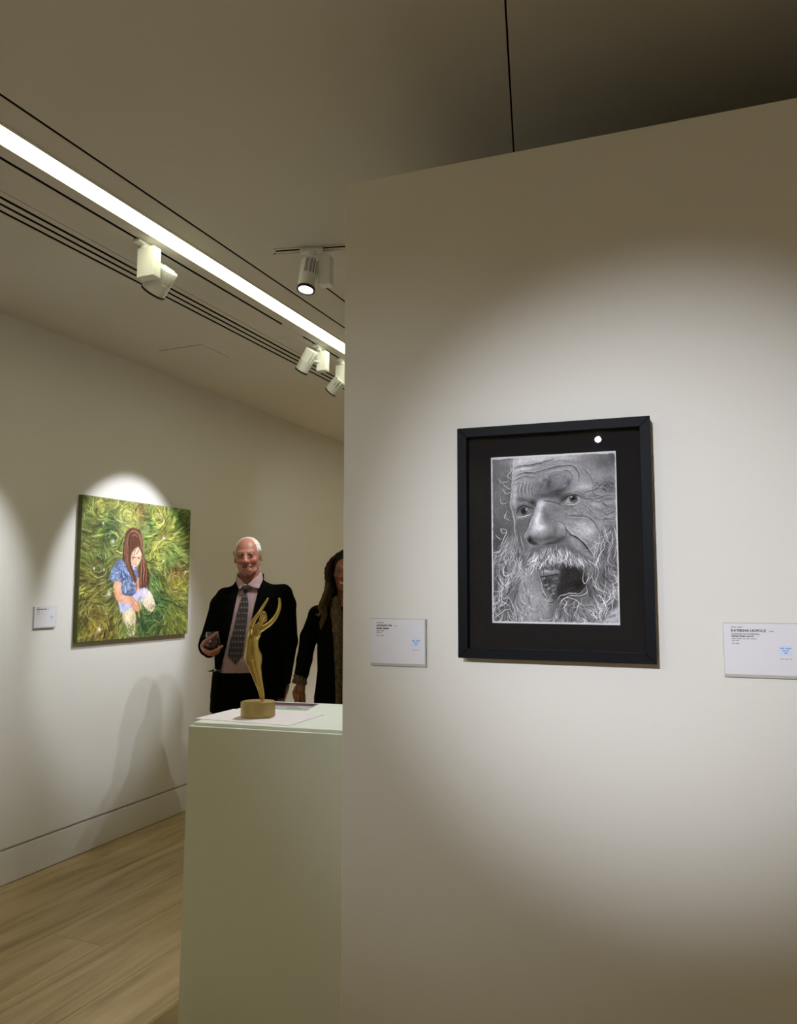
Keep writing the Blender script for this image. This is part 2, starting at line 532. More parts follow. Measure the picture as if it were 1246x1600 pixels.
# short recessed cross track
tr = empty('lighting_track', (-1.684, 2.62, CEIL))
set_props(tr, 'short white ceiling track that carries the lit spotlight', 'lighting track')
ta = math.atan2(2.693 - 2.62, -1.399 + 1.681)
Tt = Matrix.Rotation(ta, 4, 'Z')
MB().box(0, 1.2, -.020, -.007, -.003, 0, T=Tt).build('track_rail', M['ceiling'], tr, bevel=.0008)
MB().box(0, 1.2, .007, .024, -.003, 0, T=Tt).build('track_rail', M['ceiling'], tr, bevel=.0008)
MB().box(0.004, 1.2, -.007, .007, -.0012, 0, T=Tt).build('track_slot', M['void'], tr)
MB().box(-0.012, 1.2, .024, .031, -.0012, 0, T=Tt).build('shadow_gap', mat('gap_grey', (.07, .06, .045), .9), tr)
tb = empty('lighting_track', (-1.8, -3.06, CEIL))
set_props(tb, 'ceiling track behind the viewpoint', 'lighting track')
MB().box(0, 3.4, -.02, .02, -.001, 0).build('track_rail', M['white_metal'], tb)


# ------------------------------------------------------------------ tiny paint engine (flat artworks as vertex colours)
def homography(src, dst):
    Am = []
    for (x, y), (u, v) in zip(src, dst):
        Am.append([x, y, 1, 0, 0, 0, -u * x, -u * y, -u])
        Am.append([0, 0, 0, x, y, 1, -v * x, -v * y, -v])
    _, _, vt = np.linalg.svd(np.array(Am, float))
    return vt[-1].reshape(3, 3)


def spline(pts, n=8):
    p = np.array(pts, float)
    if len(p) < 3:
        t = np.linspace(0, 1, n)[:, None]
        return p[0] * (1 - t) + p[-1] * t
    q = np.vstack([2 * p[0] - p[1], p, 2 * p[-1] - p[-2]])
    out = []
    for i in range(1, len(q) - 2):
        t = np.linspace(0, 1, n, endpoint=False)[:, None]
        a, b, c, d = q[i - 1], q[i], q[i + 1], q[i + 2]
        out.append(.5 * (2 * b + (c - a) * t + (2 * a - 5 * b + 4 * c - d) * t ** 2 + (3 * b - a - 3 * c + d) * t ** 3))
    out.append(p[-1:])
    return np.vstack(out)


def fbm(h, w, sy, sx, oct=4, seed=0):
    r = np.random.RandomState(seed)
    out = np.zeros((h, w))
    amp = 1
    for o in range(oct):
        gh, gw = int(h / sy) + 3, int(w / sx) + 3
        gm = r.rand(gh, gw)
        yy = np.linspace(0, gh - 2.001, h)
        xx = np.linspace(0, gw - 2.001, w)
        yi, xi = yy.astype(int), xx.astype(int)
        fy, fx = (yy - yi)[:, None], (xx - xi)[None]
        fy, fx = fy * fy * (3 - 2 * fy), fx * fx * (3 - 2 * fx)
        a = gm[yi][:, xi]; b = gm[yi][:, xi + 1]; c = gm[yi + 1][:, xi]; d = gm[yi + 1][:, xi + 1]
        out += amp * ((a * (1 - fx) + b * fx) * (1 - fy) + (c * (1 - fx) + d * fx) * fy - .5)
        amp *= .55
        sy, sx = max(sy / 2, 1.5), max(sx / 2, 1.5)
    return out


def warp(a, amp, sc, seed):
    """push the picture about a little so that no line stays mechanical"""
    h, w = a.shape[:2]
    yy, xx = np.mgrid[0:h, 0:w].astype(float)
    y2 = np.clip(yy + amp * fbm(h, w, sc, sc, 3, seed), 0, h - 1.001)
    x2 = np.clip(xx + amp * fbm(h, w, sc, sc, 3, seed + 1), 0, w - 1.001)
    yi, xi = y2.astype(int), x2.astype(int)
    fy, fx = (y2 - yi)[..., None], (x2 - xi)[..., None]
    return (a[yi, xi] * (1 - fx) + a[yi, xi + 1] * fx) * (1 - fy) + (a[yi + 1, xi] * (1 - fx) + a[yi + 1, xi + 1] * fx) * fy


class Canvas:
    """paints in sketch coordinates that a homography maps to the sheet"""
    def __init__(s, w, h, quad, base, mul=1.0):
        s.w, s.h = w, h
        s.H = homography(quad, [(0, 0), (w, 0), (w, h), (0, h)])
        s.a = np.zeros((h, w, 3))
        s.a[:] = base
        s.k = w / (0.5 * (quad[1][0] - quad[0][0] + quad[2][0] - quad[3][0]))

    def P(s, pts):
        p = np.array(pts, float).reshape(-1, 2)
        q = np.hstack([p, np.ones((len(p), 1))]) @ s.H.T
        return q[:, :2] / q[:, 2:]

    def mix(s, y0, x0, mask, val):
        hh, ww = mask.shape
        reg = s.a[y0:y0 + hh, x0:x0 + ww]
        reg += (np.array(val) - reg) * mask[..., None]

    def win(s, q, m):
        x0, y0 = np.floor(q.min(0) - m).astype(int)
        x1, y1 = np.ceil(q.max(0) + m).astype(int) + 1
        x0, y0, x1, y1 = max(x0, 0), max(y0, 0), min(x1, s.w), min(y1, s.h)
        if x1 <= x0 or y1 <= y0:
            return None
        yy, xx = np.mgrid[y0:y1, x0:x1]
        return x0, y0, xx + .5, yy + .5

    def stroke(s, pts, w, val, al=1.0, taper=True, n=6):
        q = s.P(spline(pts, n))
        w = max(w * s.k, .5)
        g_ = s.win(q, w + 1.5)
        if g_ is None:
            return
        x0, y0, xx, yy = g_
        best = np.zeros(xx.shape)
        N_ = len(q) - 1
        for i in range(N_):
            a, b = q[i], q[i + 1]
            d = b - a
            L2 = d @ d + 1e-9
            t = np.clip(((xx - a[0]) * d[0] + (yy - a[1]) * d[1]) / L2, 0, 1)
            ds = np.hypot(xx - a[0] - t * d[0], yy - a[1] - t * d[1])
            u = (i + t) / N_
            ww = w * (np.sqrt(np.clip(4 * u * (1 - u), .06, 1)) if taper else 1.0)
            best = np.maximum(best, np.clip((ww / 2 + .5 - ds), 0, 1) * np.minimum(1, ww + .25))
        s.mix(y0, x0, best * al, val)

    def blob(s, cx, cy, rx, ry, val, al=1.0, ang=0, pw=2.0):
        q = s.P([(cx, cy)])[0]
        a = math.radians(ang)
        rx, ry = rx * s.k, ry * s.k
        R_ = max(rx, ry) * 1.9
        g_ = s.win(np.array([q]), R_)
        if g_ is None:
            return
        x0, y0, xx, yy = g_
        dx, dy = xx - q[0], yy - q[1]
        u = (dx * math.cos(a) + dy * math.sin(a)) / rx
        v = (-dx * math.sin(a) + dy * math.cos(a)) / ry
        s.mix(y0, x0, np.exp(-(u * u + v * v) ** (pw / 2)) * al, val)

    def poly(s, pts, val, al=1.0, soft=1.5, smooth=True):
        q = s.P(spline(list(pts) + [pts[0]], 5) if smooth else pts)
        g_ = s.win(q, soft * 3)
        if g_ is None:
            return
        x0, y0, xx, yy = g_
        ins = np.zeros(xx.shape, bool)
        dist = np.full(xx.shape, 1e9)
        for i in range(len(q)):
            a, b = q[i], q[(i + 1) % len(q)]
            c = (a[1] > yy) != (b[1] > yy)
            ins ^= c & (xx < (b[0] - a[0]) * (yy - a[1]) / ((b[1] - a[1]) or 1e-9) + a[0])
            d = b - a
            L2 = d @ d + 1e-9
            t = np.clip(((xx - a[0]) * d[0] + (yy - a[1]) * d[1]) / L2, 0, 1)
            dist = np.minimum(dist, (xx - a[0] - t * d[0]) ** 2 + (yy - a[1] - t * d[1]) ** 2)
        sd = np.sqrt(dist) * np.where(ins, 1, -1)
        s.mix(y0, x0, np.clip(.5 + sd / (2 * soft), 0, 1) * al, val)

    def obj(s, name, m, parent, width, height, T, gain=1.0):
        """a flat sheet; its grid of points carries the colours"""
        w, h = s.w, s.h
        c = np.clip(s.a, 0, 1)
        lin = np.where(c <= .04045, c / 12.92, ((c + .055) / 1.055) ** 2.4) * gain
        yy, xx = np.mgrid[0:h, 0:w]
        P_ = np.stack([(xx / (w - 1)) * width, np.zeros_like(xx, float), (1 - yy / (h - 1)) * height], -1).reshape(-1, 3)
        P_ = P_ @ np.array(T.to_3x3()).T + np.array(T.translation)
        i = (yy[:-1, :-1] * w + xx[:-1, :-1]).ravel()
        F_ = np.stack([i + w, i + w + 1, i + 1, i], -1)
        return mesh_obj(name, P_, F_, m, parent, colors=np.clip(lin, 0, 1).reshape(-1, 3))


def gray(v, t=(1.0, .99, 1.005)):
    return (v * t[0], v * t[1], v * t[2])


def hair_field(cv, n, region, direc, length, val, w=3.0, al=.7, curl=.5, seed=1):
    """n curved strokes: region() -> point, direc(x, y) -> angle in degrees (screen, y down)"""
    r = np.random.RandomState(seed)
    for _ in range(n):
        x, y = region(r)
        a = math.radians(direc(x, y) + r.randn() * 12)
        L_ = length * (.6 + .8 * r.rand())
        c = (r.rand() - .5) * 2 * curl
        pts = [(x, y)]
        for k in range(3):
            x += math.cos(a) * L_ / 3
            y += math.sin(a) * L_ / 3
            a += c
            pts.append((x, y))
        v = val[0] + (val[1] - val[0]) * r.rand()
        cv.stroke(pts, w * (.6 + .7 * r.rand()), v if isinstance(v, np.ndarray) else gray(v), al * (.6 + .4 * r.rand()), n=4)


def in_poly(pts):
    p = np.array(pts, float)
    lo, hi = p.min(0), p.max(0)

    def f(r):
        for _ in range(60):
            x, y = lo + (hi - lo) * r.rand(2)
            c = False
            for i in range(len(p)):
                a, b = p[i], p[(i + 1) % len(p)]
                if (a[1] > y) != (b[1] > y) and x < (b[0] - a[0]) * (y - a[1]) / (b[1] - a[1]) + a[0]:
                    c = not c
            if c:
                return x, y
        return x, y
    return f


def paint_portrait():
    Q = [(62, 118), (1052, 62), (1158, 1448), (120, 1442)]
    cv = Canvas(402, 540, Q, gray(.86))
    S_, Bl, Po = cv.stroke, cv.blob, cv.poly
    bt = (.99, .99, 1.03)

    def crease(p, w, dark=.22, light=.72, al=.8, up=1):
        """a soft fold: wide shade under it, a lit ridge above it, a thin dark line in it"""
        S_([(x, y + w * 1.5 * up) for x, y in p], w * 3.2, gray(.44), .30 * al)
        S_([(x, y - w * 1.5 * up) for x, y in p], w * 2.2, gray(light), .42 * al)
        S_(p, w * 1.5, gray(dark + .12), .55 * al)
        S_(p, w * .7, gray(dark), al)

    def tufts(n, reg, ang, L_, v, w, al, curl, seed, jit=12):
        hair_field(cv, n, in_poly(reg) if isinstance(reg, list) else reg, ang, L_, v, w, al, curl, seed)
    Po([(76, 132), (1038, 76), (1143, 1428), (134, 1425)], gray(.48), 1, 1.6, smooth=False)
    # left background strip
    Po([(76, 132), (243, 118), (240, 420), (228, 470), (262, 600), (275, 700), (200, 850), (105, 880)], gray(.42), 1, 3, smooth=False)
    Bl(145, 800, 60, 110, gray(.30), .85)
    Bl(120, 650, 40, 90, gray(.36), .6)
    Bl(160, 200, 70, 80, gray(.47), .6)
    Bl(150, 430, 50, 120, gray(.50), .5)
    face = [(243, 118), (560, 95), (1040, 76), (1062, 330), (1080, 620), (1090, 760), (960, 860), (930, 950), (700, 800), (420, 830), (365, 915), (325, 860), (290, 760), (275, 640), (230, 500), (240, 400)]
    Po(face, gray(.57), 1, 3, smooth=False)
    # big forms of the head
    for x, y, rx, ry, v, al, an in [
            (400, 132, 190, 28, .80, .85, -3), (640, 118, 130, 30, .76, .8, -3), (290, 190, 60, 70, .72, .7, 0), (300, 370, 50, 90, .58, .6, 0), (262, 330, 18, 160, .74, .6, 0),
            (960, 150, 110, 110, .40, .9, 0), (1035, 110, 40, 60, .33, .9, 0), (900, 250, 90, 60, .62, .75, 20), (800, 170, 70, 60, .50, .6, 0), (1010, 330, 80, 60, .36, .8, 0), (960, 60, 60, 30, .55, .5, 0),
            (800, 350, 90, 36, .66, .8, -8), (700, 250, 60, 30, .66, .6, 10), (775, 290, 26, 60, .66, .6, -20), (600, 215, 130, 12, .76, .6, -8), (340, 205, 90, 12, .78, .6, -6)]:
        Bl(x, y, rx, ry, gray(v), al, an)
    # forehead folds
    for p, w, al in [([(252, 208), (300, 186), (370, 176), (440, 165), (505, 143), (575, 126)], 7, .95), ([(300, 226), (380, 232), (450, 228), (520, 205), (600, 187), (690, 180), (740, 196), (765, 240), (770, 300)], 7, .95),
                     ([(262, 268), (300, 246), (360, 234), (430, 240)], 5, .8), ([(252, 300), (300, 276), (350, 264), (400, 270), (432, 264)], 5, .8), ([(255, 330), (300, 316), (345, 320)], 4, .7),
                     ([(800, 200), (850, 250), (880, 300), (905, 345)], 4.5, .7), ([(545, 150), (620, 140), (700, 150)], 4, .5), ([(640, 215), (690, 225), (715, 260), (708, 300)], 5, .7), ([(560, 235), (600, 228), (640, 232)], 4, .5)]:
        crease(p, w, al=al)
    # dark knotted brow
    for x, y, rx, ry, v, al, an in [(540, 330, 125, 84, .42, .9, -8), (470, 320, 40, 80, .46, .7, 0), (610, 392, 76, 36, .23, .95, -22), (500, 415, 66, 24, .30, .85, 0), (640, 290, 60, 36, .46, .7, -20), (520, 262, 70, 18, .62, .7, -22),
                                    (575, 300, 36, 22, .52, .6, -15), (530, 320, 16, 60, .28, .7, 8), (470, 290, 14, 46, .60, .6, 8), (660, 330, 44, 18, .55, .6, -25), (690, 310, 16, 34, .32, .7, 0), (440, 440, 34, 46, .40, .7, 20)]:
        Bl(x, y, rx, ry, gray(v, bt), al, an)
    r = np.random.RandomState(91)
    for i in range(150):
        a, q_ = r.rand() * 6.28, math.sqrt(r.rand())
        x, y = 560 + 140 * q_ * math.cos(a), 340 + 85 * q_ * math.sin(a)
        S_([(x, y), (x + 14 + 6 * r.randn(), y - 14 + 8 * r.randn()), (x + 34 + 8 * r.randn(), y - 22 + 8 * r.randn())], 4, gray((.22, .56, .36)[i % 3], bt), .38)
    # vertical furrows over the left eye
    for x, y0, y1, w in ((282, 320, 420, 10), (312, 300, 430, 14), (340, 305, 425, 12), (366, 300, 400, 10), (392, 320, 420, 9)):
        S_([(x + 3, y0), (x - 4, (y0 + y1) / 2), (x + 3, y1)], w * 1.6, gray(.66), .45)
        S_([(x + 13, y0 + 12), (x + 5, (y0 + y1) / 2), (x + 16, y1 + 4)], w * 1.1, gray(.36), .4)
        S_([(x + 13, y0 + 22), (x + 6, (y0 + y1) / 2), (x + 14, y1 - 12)], w * .5, gray(.20), .3)
    Bl(330, 448, 64, 20, gray(.34), .8, 8)
    Bl(415, 478, 36, 26, gray(.20, bt), .9, 25)
    tufts(40, [(250, 420), (400, 430), (430, 500), (280, 480)], lambda x, y: -25, 26, (.20, .60), 3.2, .5, .4, 41)
    S_([(243, 118), (241, 250), (238, 400), (230, 470)], 6, gray(.82), .8, taper=False)
    S_([(230, 470), (250, 540), (270, 610), (276, 700), (300, 800), (330, 870), (370, 930)], 7, gray(.82), .8, taper=False)
    S_([(240, 480), (262, 550), (284, 612)], 12, gray(.46), .5)
    # swollen lid folds and crow's feet on the right
    for c, rx, ry, an, v in [((850, 400), 50, 24, -10, .62), ((935, 402), 48, 22, 4, .58), ((1010, 420), 50, 12, 2, .60), ((1015, 470), 46, 16, 12, .62), ((925, 490), 60, 26, 22, .66), ((1040, 520), 30, 18, 10, .60), ((1030, 572), 44, 18, -10, .64), ((1050, 612), 34, 12, 0, .58)]:
        Bl(c[0], c[1] + 8, rx * 1.1, ry * 1.2, gray(.30), .6, an, pw=3)
        Bl(c[0], c[1], rx, ry, gray(v), .9, an, pw=3)
    for p in [[(800, 412), (830, 434), (890, 442), (940, 426), (1000, 408), (1062, 410)], [(884, 372), (900, 402), (948, 412)], [(805, 404), (830, 380), (890, 366), (930, 352), (1000, 372), (1060, 382)],
              [(860, 452), (930, 457), (990, 442), (1062, 440)], [(960, 457), (1000, 490), (1075, 514)], [(985, 522), (1000, 560), (1062, 540)], [(972, 625), (1000, 592), (1076, 602)]]:
        crease(p, 4.2, dark=.14, al=.85)
    r = np.random.RandomState(5)
    for i in range(90):
        x, y = 890 + r.rand() * 165, 290 + r.rand() * 85
        S_([(x, y), (x + 12 * r.randn(), y + 8 * r.randn()), (x + 10 * r.randn(), y + 10 * r.randn())], 4, gray(.20 if i % 2 else .62), .55)
    # right eye: narrow, under a heavy lid
    Bl(700, 440, 96, 50, gray(.40), .8, -8)
    Bl(650, 430, 40, 34, gray(.26), .7, -30)
    Bl(740, 385, 80, 16, gray(.60), .7, -2)
    Po([(668, 468), (690, 434), (728, 418), (772, 424), (794, 440), (768, 462), (722, 474), (690, 474)], gray(.62), 1, 2)
    Bl(733, 440, 33, 31, gray(.25), 1, pw=6)
    Bl(738, 452, 20, 12, gray(.50), .7)
    Bl(730, 436, 14, 15, gray(.05), 1, pw=4)
    Bl(717, 427, 6, 5, gray(.92), .9)
    S_([(612, 486), (648, 452), (684, 422), (730, 408), (778, 415), (806, 436)], 9, gray(.12), .9)
    S_([(620, 462), (660, 420), (700, 396), (760, 388), (800, 400)], 6, gray(.22), .6)
    S_([(664, 478), (704, 488), (752, 480), (800, 446)], 6, gray(.80), .8)
    S_([(650, 490), (700, 502), (764, 494)], 6, gray(.26), .7)
    # bag and fine net of wrinkles under it
    Bl(740, 530, 100, 26, gray(.50), .6, 4)
    for k in range(7):
        y = 506 + k * 12
        crease([(636 + 4 * k, y - 4), (690, y + 6), (750, y + 10 - k), (820 + 4 * k, y - 2)], 2.6, dark=.26, light=.70, al=.55)
    for i in range(60):
        x, y = 640 + r.rand() * 230, 500 + r.rand() * 80
        S_([(x, y), (x + 16, y + 8 * r.randn()), (x + 34, y + 4 + 7 * r.randn())], 3.2, gray(.26 if i % 2 else .72), .5)
    # left eye
    Bl(345, 532, 76, 46, gray(.26), .95, 8)
    Po([(304, 562), (316, 522), (350, 508), (384, 524), (398, 544), (360, 562), (322, 570)], gray(.46), 1, 2)
    Bl(342, 538, 27, 29, gray(.20), 1, pw=6)
    Bl(342, 536, 12, 14, gray(.04), 1, pw=4)
    Bl(362, 524, 6, 9, gray(.78), .9)
    S_([(284, 566), (294, 520), (330, 497), (380, 504), (428, 524)], 8, gray(.08), .9)
    S_([(292, 590), (330, 584), (372, 570), (410, 550)], 7, gray(.82), .85)
    S_([(268, 520), (285, 492), (320, 474), (380, 478), (420, 496)], 7, gray(.60), .7)
    # left cheek
    Po([(285, 604), (400, 584), (395, 650), (372, 720), (375, 780), (395, 830), (360, 880), (320, 830), (285, 740)], gray(.40), .8, 6)
    for k in range(8):
        crease([(284, 640 + k * 11), (320, 622 + k * 11), (350, 604 + k * 12), (398, 590 + k * 10)], 3.2, dark=.14, light=.62, al=.7)
    S_([(322, 740), (338, 800), (366, 868)], 13, gray(.66), .6)
    S_([(300, 700), (318, 780), (346, 850)], 8, gray(.24), .5)
    # nose
    Po([(470, 455), (520, 445), (600, 480), (650, 560), (690, 650), (680, 750), (600, 785), (520, 792), (430, 804), (380, 762), (362, 715), (395, 640), (420, 560), (445, 500)], gray(.54), 1, 5)
    for x, y, rx, ry, v, al, an in [(488, 490, 36, 40, .74, .8, 15), (452, 590, 28, 90, .80, .85, 14), (560, 600, 70, 90, .46, .75, -12), (600, 520, 64, 28, .42, .7, 20), (520, 560, 22, 80, .38, .55, -14), (474, 672, 50, 40, .80, .8, 0),
                                    (540, 700, 60, 44, .52, .7, 0), (560, 752, 90, 26, .32, .9, -8), (636, 684, 44, 46, .54, .9, 0), (652, 652, 30, 20, .72, .6, 10), (650, 760, 60, 20, .24, .9, -14), (600, 700, 20, 44, .38, .6, 0),
                                    (440, 760, 56, 22, .34, .8, 20), (395, 764, 22, 32, .08, 1, -22), (430, 792, 44, 14, .12, .8, 24), (575, 796, 76, 14, .14, .85, -7), (378, 735, 12, 28, .66, .6, -10), (400, 700, 18, 40, .62, .6, 14)]:
        Bl(x, y, rx, ry, gray(v), al, an)
    S_([(470, 458), (446, 500), (420, 560), (397, 640), (367, 700), (360, 740), (378, 778), (404, 812)], 5, gray(.84), .7)
    S_([(446, 478), (424, 540), (398, 610), (376, 670), (350, 724)], 12, gray(.24), .5)
    S_([(600, 620), (650, 625), (684, 660), (690, 710), (674, 764)], 7, gray(.26), .85)
    S_([(480, 446), (540, 462), (610, 474), (650, 500)], 9, gray(.28), .7)
    tufts(120, [(500, 480), (600, 500), (660, 560), (690, 640), (600, 640), (520, 620)], lambda x, y: 14, 34, (.34, .72), 2.8, .35, .3, 42)
    tufts(80, [(470, 500), (500, 480), (540, 700), (440, 720)], lambda x, y: 70, 30, (.50, .90), 2.8, .3, .3, 43)
    # cheek
    for x, y, rx, ry, v, al, an in [(800, 650, 130, 54, .68, .8, 24), (880, 760, 56, 70, .60, .75, 30), (740, 596, 120, 22, .42, .6, 8), (760, 800, 80, 34, .58, .8, 38), (700, 780, 50, 22, .40, .7, 30), (900, 590, 60, 50, .60, .6, 30),
                                    (860, 820, 34, 50, .38, .6, 30), (936, 720, 20, 60, .36, .7, -10), (900, 690, 40, 40, .74, .6, 30), (720, 640, 50, 24, .48, .6, 20), (780, 700, 60, 20, .78, .5, 30)]:
        Bl(x, y, rx, ry, gray(v), al, an)
    for k in range(6):
        crease([(790 + 20 * k, 470 + 12 * k), (850 + 14 * k, 500 + 16 * k), (880 + 10 * k, 560 + 14 * k)], 3, dark=.28, light=.74, al=.55)
    crease([(680, 665), (720, 715), (775, 745), (830, 790), (870, 840), (905, 890), (932, 935)], 9, dark=.10, light=.80, al=1)
    crease([(690, 580), (790, 574), (860, 590), (910, 630), (945, 690), (965, 740), (958, 830)], 5.5, dark=.18, light=.76, al=.9, up=-1)
    crease([(820, 470), (850, 540), (905, 580), (950, 600), (990, 600)], 4, dark=.26, al=.6)
    tufts(300, [(700, 590), (860, 600), (950, 720), (940, 880), (860, 800), (720, 690)], lambda x, y: 30, 42, (.34, .90), 3, .5, .3, 3)
    tufts(160, [(790, 460), (1070, 450), (1085, 700), (960, 700), (880, 590)], lambda x, y: 40, 34, (.26, .82), 3, .45, .8, 44)
    tufts(260, [(250, 130), (700, 110), (1040, 84), (1040, 300), (760, 300), (440, 300)], lambda x, y: -12 if x < 760 else 55, 36, (.36, .84), 2.8, .3, .3, 14)
    for x, y, rx, ry, v, al, an in [(456, 600, 22, 80, .92, .7, 14), (478, 668, 34, 26, .90, .6, 0), (484, 486, 24, 26, .86, .6, 20), (300, 150, 60, 30, .84, .5, -6), (330, 205, 70, 9, .90, .5, -8), (820, 345, 50, 16, .82, .6, -6), (860, 690, 50, 40, .80, .5, 30), (262, 440, 14, 60, .84, .5, 0)]:
        Bl(x, y, rx, ry, gray(v), al, an)
    # beard ground
    Po([(105, 880), (200, 830), (275, 720), (330, 860), (375, 905), (420, 830), (700, 800), (860, 900), (940, 940), (965, 800), (975, 640), (1082, 640), (1143, 1428), (134, 1425)], gray(.40), .9, 5, smooth=False)
    Po([(330, 960), (460, 1000), (530, 1200), (600, 1290), (560, 1425), (340, 1425), (300, 1200)], gray(.56), .85, 14)
    for x, y, rx, ry, v, al in [(430, 1290, 110, 100, .64, .75), (170, 1250, 60, 150, .30, .8), (1010, 720, 60, 60, .56, .8), (1040, 960, 60, 160, .40, .5), (240, 1000, 40, 120, .34, .6), (760, 1330, 120, 60, .34, .5), (900, 1300, 80, 60, .58, .5)]:
        Bl(x, y, rx, ry, gray(v), al)
    left = [(115, 880), (270, 700), (330, 880), (400, 960), (400, 1200), (420, 1425), (140, 1425)]
    right = [(960, 640), (1085, 640), (1143, 1425), (590, 1425), (640, 1270), (880, 1190), (900, 960)]
    la = lambda x, y: 98 + 34 * math.sin(y / 75 + x / 50)
    ra = lambda x, y: 84 + 40 * math.sin(x / 55 + y / 95)
    tufts(150, left, la, 120, (.14, .28), 7, .6, .6, 6)
    tufts(170, right, ra, 120, (.14, .28), 7, .6, .6, 7)
    tufts(260, left, la, 130, (.50, .70), 4.6, .6, .6, 61)
    tufts(330, right, ra, 130, (.50, .72), 4.6, .6, .6, 71)
    tufts(90, left, la, 140, (.80, .94), 4.2, .85, .8, 16)
    tufts(120, right, ra, 140, (.80, .94), 4.2, .85, .8, 17)
    tufts(330, [(330, 960), (460, 1000), (540, 1250), (600, 1290), (560, 1425), (330, 1425)], lambda x, y: 84 + 20 * math.sin(x / 30), 60, (.36, .88), 3.6, .5, .6, 8)
    tufts(110, [(200, 720), (300, 720), (360, 900), (300, 1000), (180, 900)], lambda x, y: 112, 90, (.56, .88), 4, .7, .5, 18)
    # dark mouth, lip and goatee
    Po([(650, 1000), (700, 968), (790, 980), (850, 1030), (866, 1110), (820, 1185), (730, 1205), (650, 1240), (610, 1150)], gray(.17), .95, 13)
    tufts(120, [(640, 1010), (800, 990), (860, 1060), (820, 1180), (640, 1220)], lambda x, y: 40 + x / 8, 50, (.24, .48), 3.4, .5, 1.6, 9)
    Bl(800, 1120, 60, 40, gray(.10), .6)
    Po([(478, 1010), (520, 995), (600, 995), (640, 1000), (660, 1050), (655, 1130), (628, 1220), (600, 1262), (560, 1248), (525, 1150), (494, 1080)], gray(.32), .95, 7)
    Po([(488, 1024), (520, 1005), (630, 1006), (642, 1026), (560, 1044), (505, 1056)], gray(.60), .8, 6)
    Bl(540, 1018, 50, 9, gray(.74), .7)
    S_([(490, 1066), (550, 1056), (645, 1038)], 8, gray(.10), .8)
    r = np.random.RandomState(77)
    for i in range(90):
        v_ = r.rand()
        x, y = 578 + (70 - 42 * v_) * (2 * r.rand() - 1), 1070 + 185 * v_
        a = r.rand() * 6.28
        rd = 12 + 12 * r.rand()
        S_([(x + rd * math.cos(a + u), y + rd * .8 * math.sin(a + u)) for u in (0, .8, 1.6, 2.4)], 4, gray(.78 if i % 2 else .14), .6)
    for k in range(5):
        S_([(552 - 4 * k, 1190 + 14 * k), (580, 1206 + 14 * k), (612 - 3 * k, 1192 + 12 * k)], 3.6, gray(.74), .7)
    S_([(475, 1015), (500, 1100), (535, 1190), (566, 1262)], 5, gray(.82), .75)
    # moustache
    Po([(385, 880), (430, 830), (560, 804), (690, 796), (790, 850), (900, 930), (920, 990), (800, 985), (690, 950), (560, 985), (430, 1000), (380, 960)], gray(.42), .9, 7)
    ma = lambda x, y: 100 - (x - 540) * .14
    tufts(150, [(390, 880), (560, 820), (700, 830), (900, 950), (880, 1000), (690, 960), (430, 1000)], ma, 60, (.10, .30), 5, .65, .5, 10)
    tufts(260, [(395, 855), (560, 806), (700, 802), (890, 930), (870, 970), (690, 915), (420, 970)], ma, 66, (.58, .86), 4, .7, .5, 11)
    tufts(70, [(400, 880), (560, 830), (700, 830), (880, 940), (690, 930), (430, 975)], ma, 76, (.88, .98), 4, .85, .6, 12)
    # loose light curls
    for p in [[(850, 1000), (835, 1060), (850, 1110), (880, 1090), (890, 1030)], [(905, 1040), (930, 1100), (970, 1160), (1040, 1185), (1120, 1200)], [(860, 1150), (820, 1195), (740, 1195), (670, 1215), (640, 1260)],
              [(870, 1130), (880, 1180), (830, 1215), (730, 1215), (650, 1290)], [(600, 930), (640, 945), (690, 925)], [(205, 1250), (250, 1240), (280, 1290), (310, 1370), (320, 1430)],
              [(140, 1400), (200, 1350), (260, 1325)], [(190, 1050), (200, 1150), (190, 1250), (240, 1290), (265, 1310)], [(165, 860), (180, 780), (210, 700), (165, 680), (180, 720), (215, 700)],
              [(100, 870), (150, 870), (170, 850)], [(235, 900), (200, 1000), (215, 1060), (270, 1040)], [(120, 280), (160, 315), (215, 300)], [(160, 300), (190, 350), (235, 370)], [(215, 160), (232, 220), (205, 260), (240, 300)],
              [(150, 440), (165, 480), (215, 470)], [(160, 360), (195, 400), (235, 390)], [(210, 540), (190, 590), (240, 620)], [(120, 730), (150, 760), (170, 770)], [(660, 1300), (700, 1230), (780, 1240), (850, 1290), (940, 1280)],
              [(1060, 640), (1080, 700), (1100, 800), (1110, 900)], [(980, 740), (1000, 820), (960, 900), (980, 1000)], [(690, 1240), (720, 1270), (700, 1320), (740, 1370)]]:
        S_([(x + 6, y + 5) for x, y in p], 5, gray(.18), .5)
        S_(p, 5, gray(.90), .85)
    tufts(110, [(90, 160), (235, 160), (235, 640), (110, 640)], lambda x, y: 30 + y / 8, 70, (.46, .66), 4, .45, 1.0, 19)
    Po([(1060, 1340), (1146, 1290), (1146, 1430), (1020, 1430)], gray(.74), .8, 8, smooth=False)
    for i in range(4):
        S_([(1045 + i * 16, 1400 - i * 4), (1060 + i * 16, 1375 - i * 6), (1066 + i * 16, 1398 - i * 6)], 3.5, gray(.30), .8)
    S_([(1060, 1400), (1100, 1375), (1150, 1345)], 3, gray(.45), .7)
    # graphite contrast, paper tooth, ragged paper border
    cv.a = warp(cv.a, 3.0, 14, 301)
    l_ = cv.a.mean(2)
    soft = (np.roll(l_, 2, 0) + np.roll(l_, -2, 0) + np.roll(l_, 2, 1) + np.roll(l_, -2, 1)) / 4
    cv.a = cv.a + (.20 * (l_ - soft))[..., None]
    cv.a = np.clip(.49 + (cv.a - .51) * 1.18, .03, 1)
    cv.a *= (1 + .13 * fbm(cv.h, cv.w, 4, 4, 3, 2) + .10 * fbm(cv.h, cv.w, 40, 40, 4, 3))[..., None]
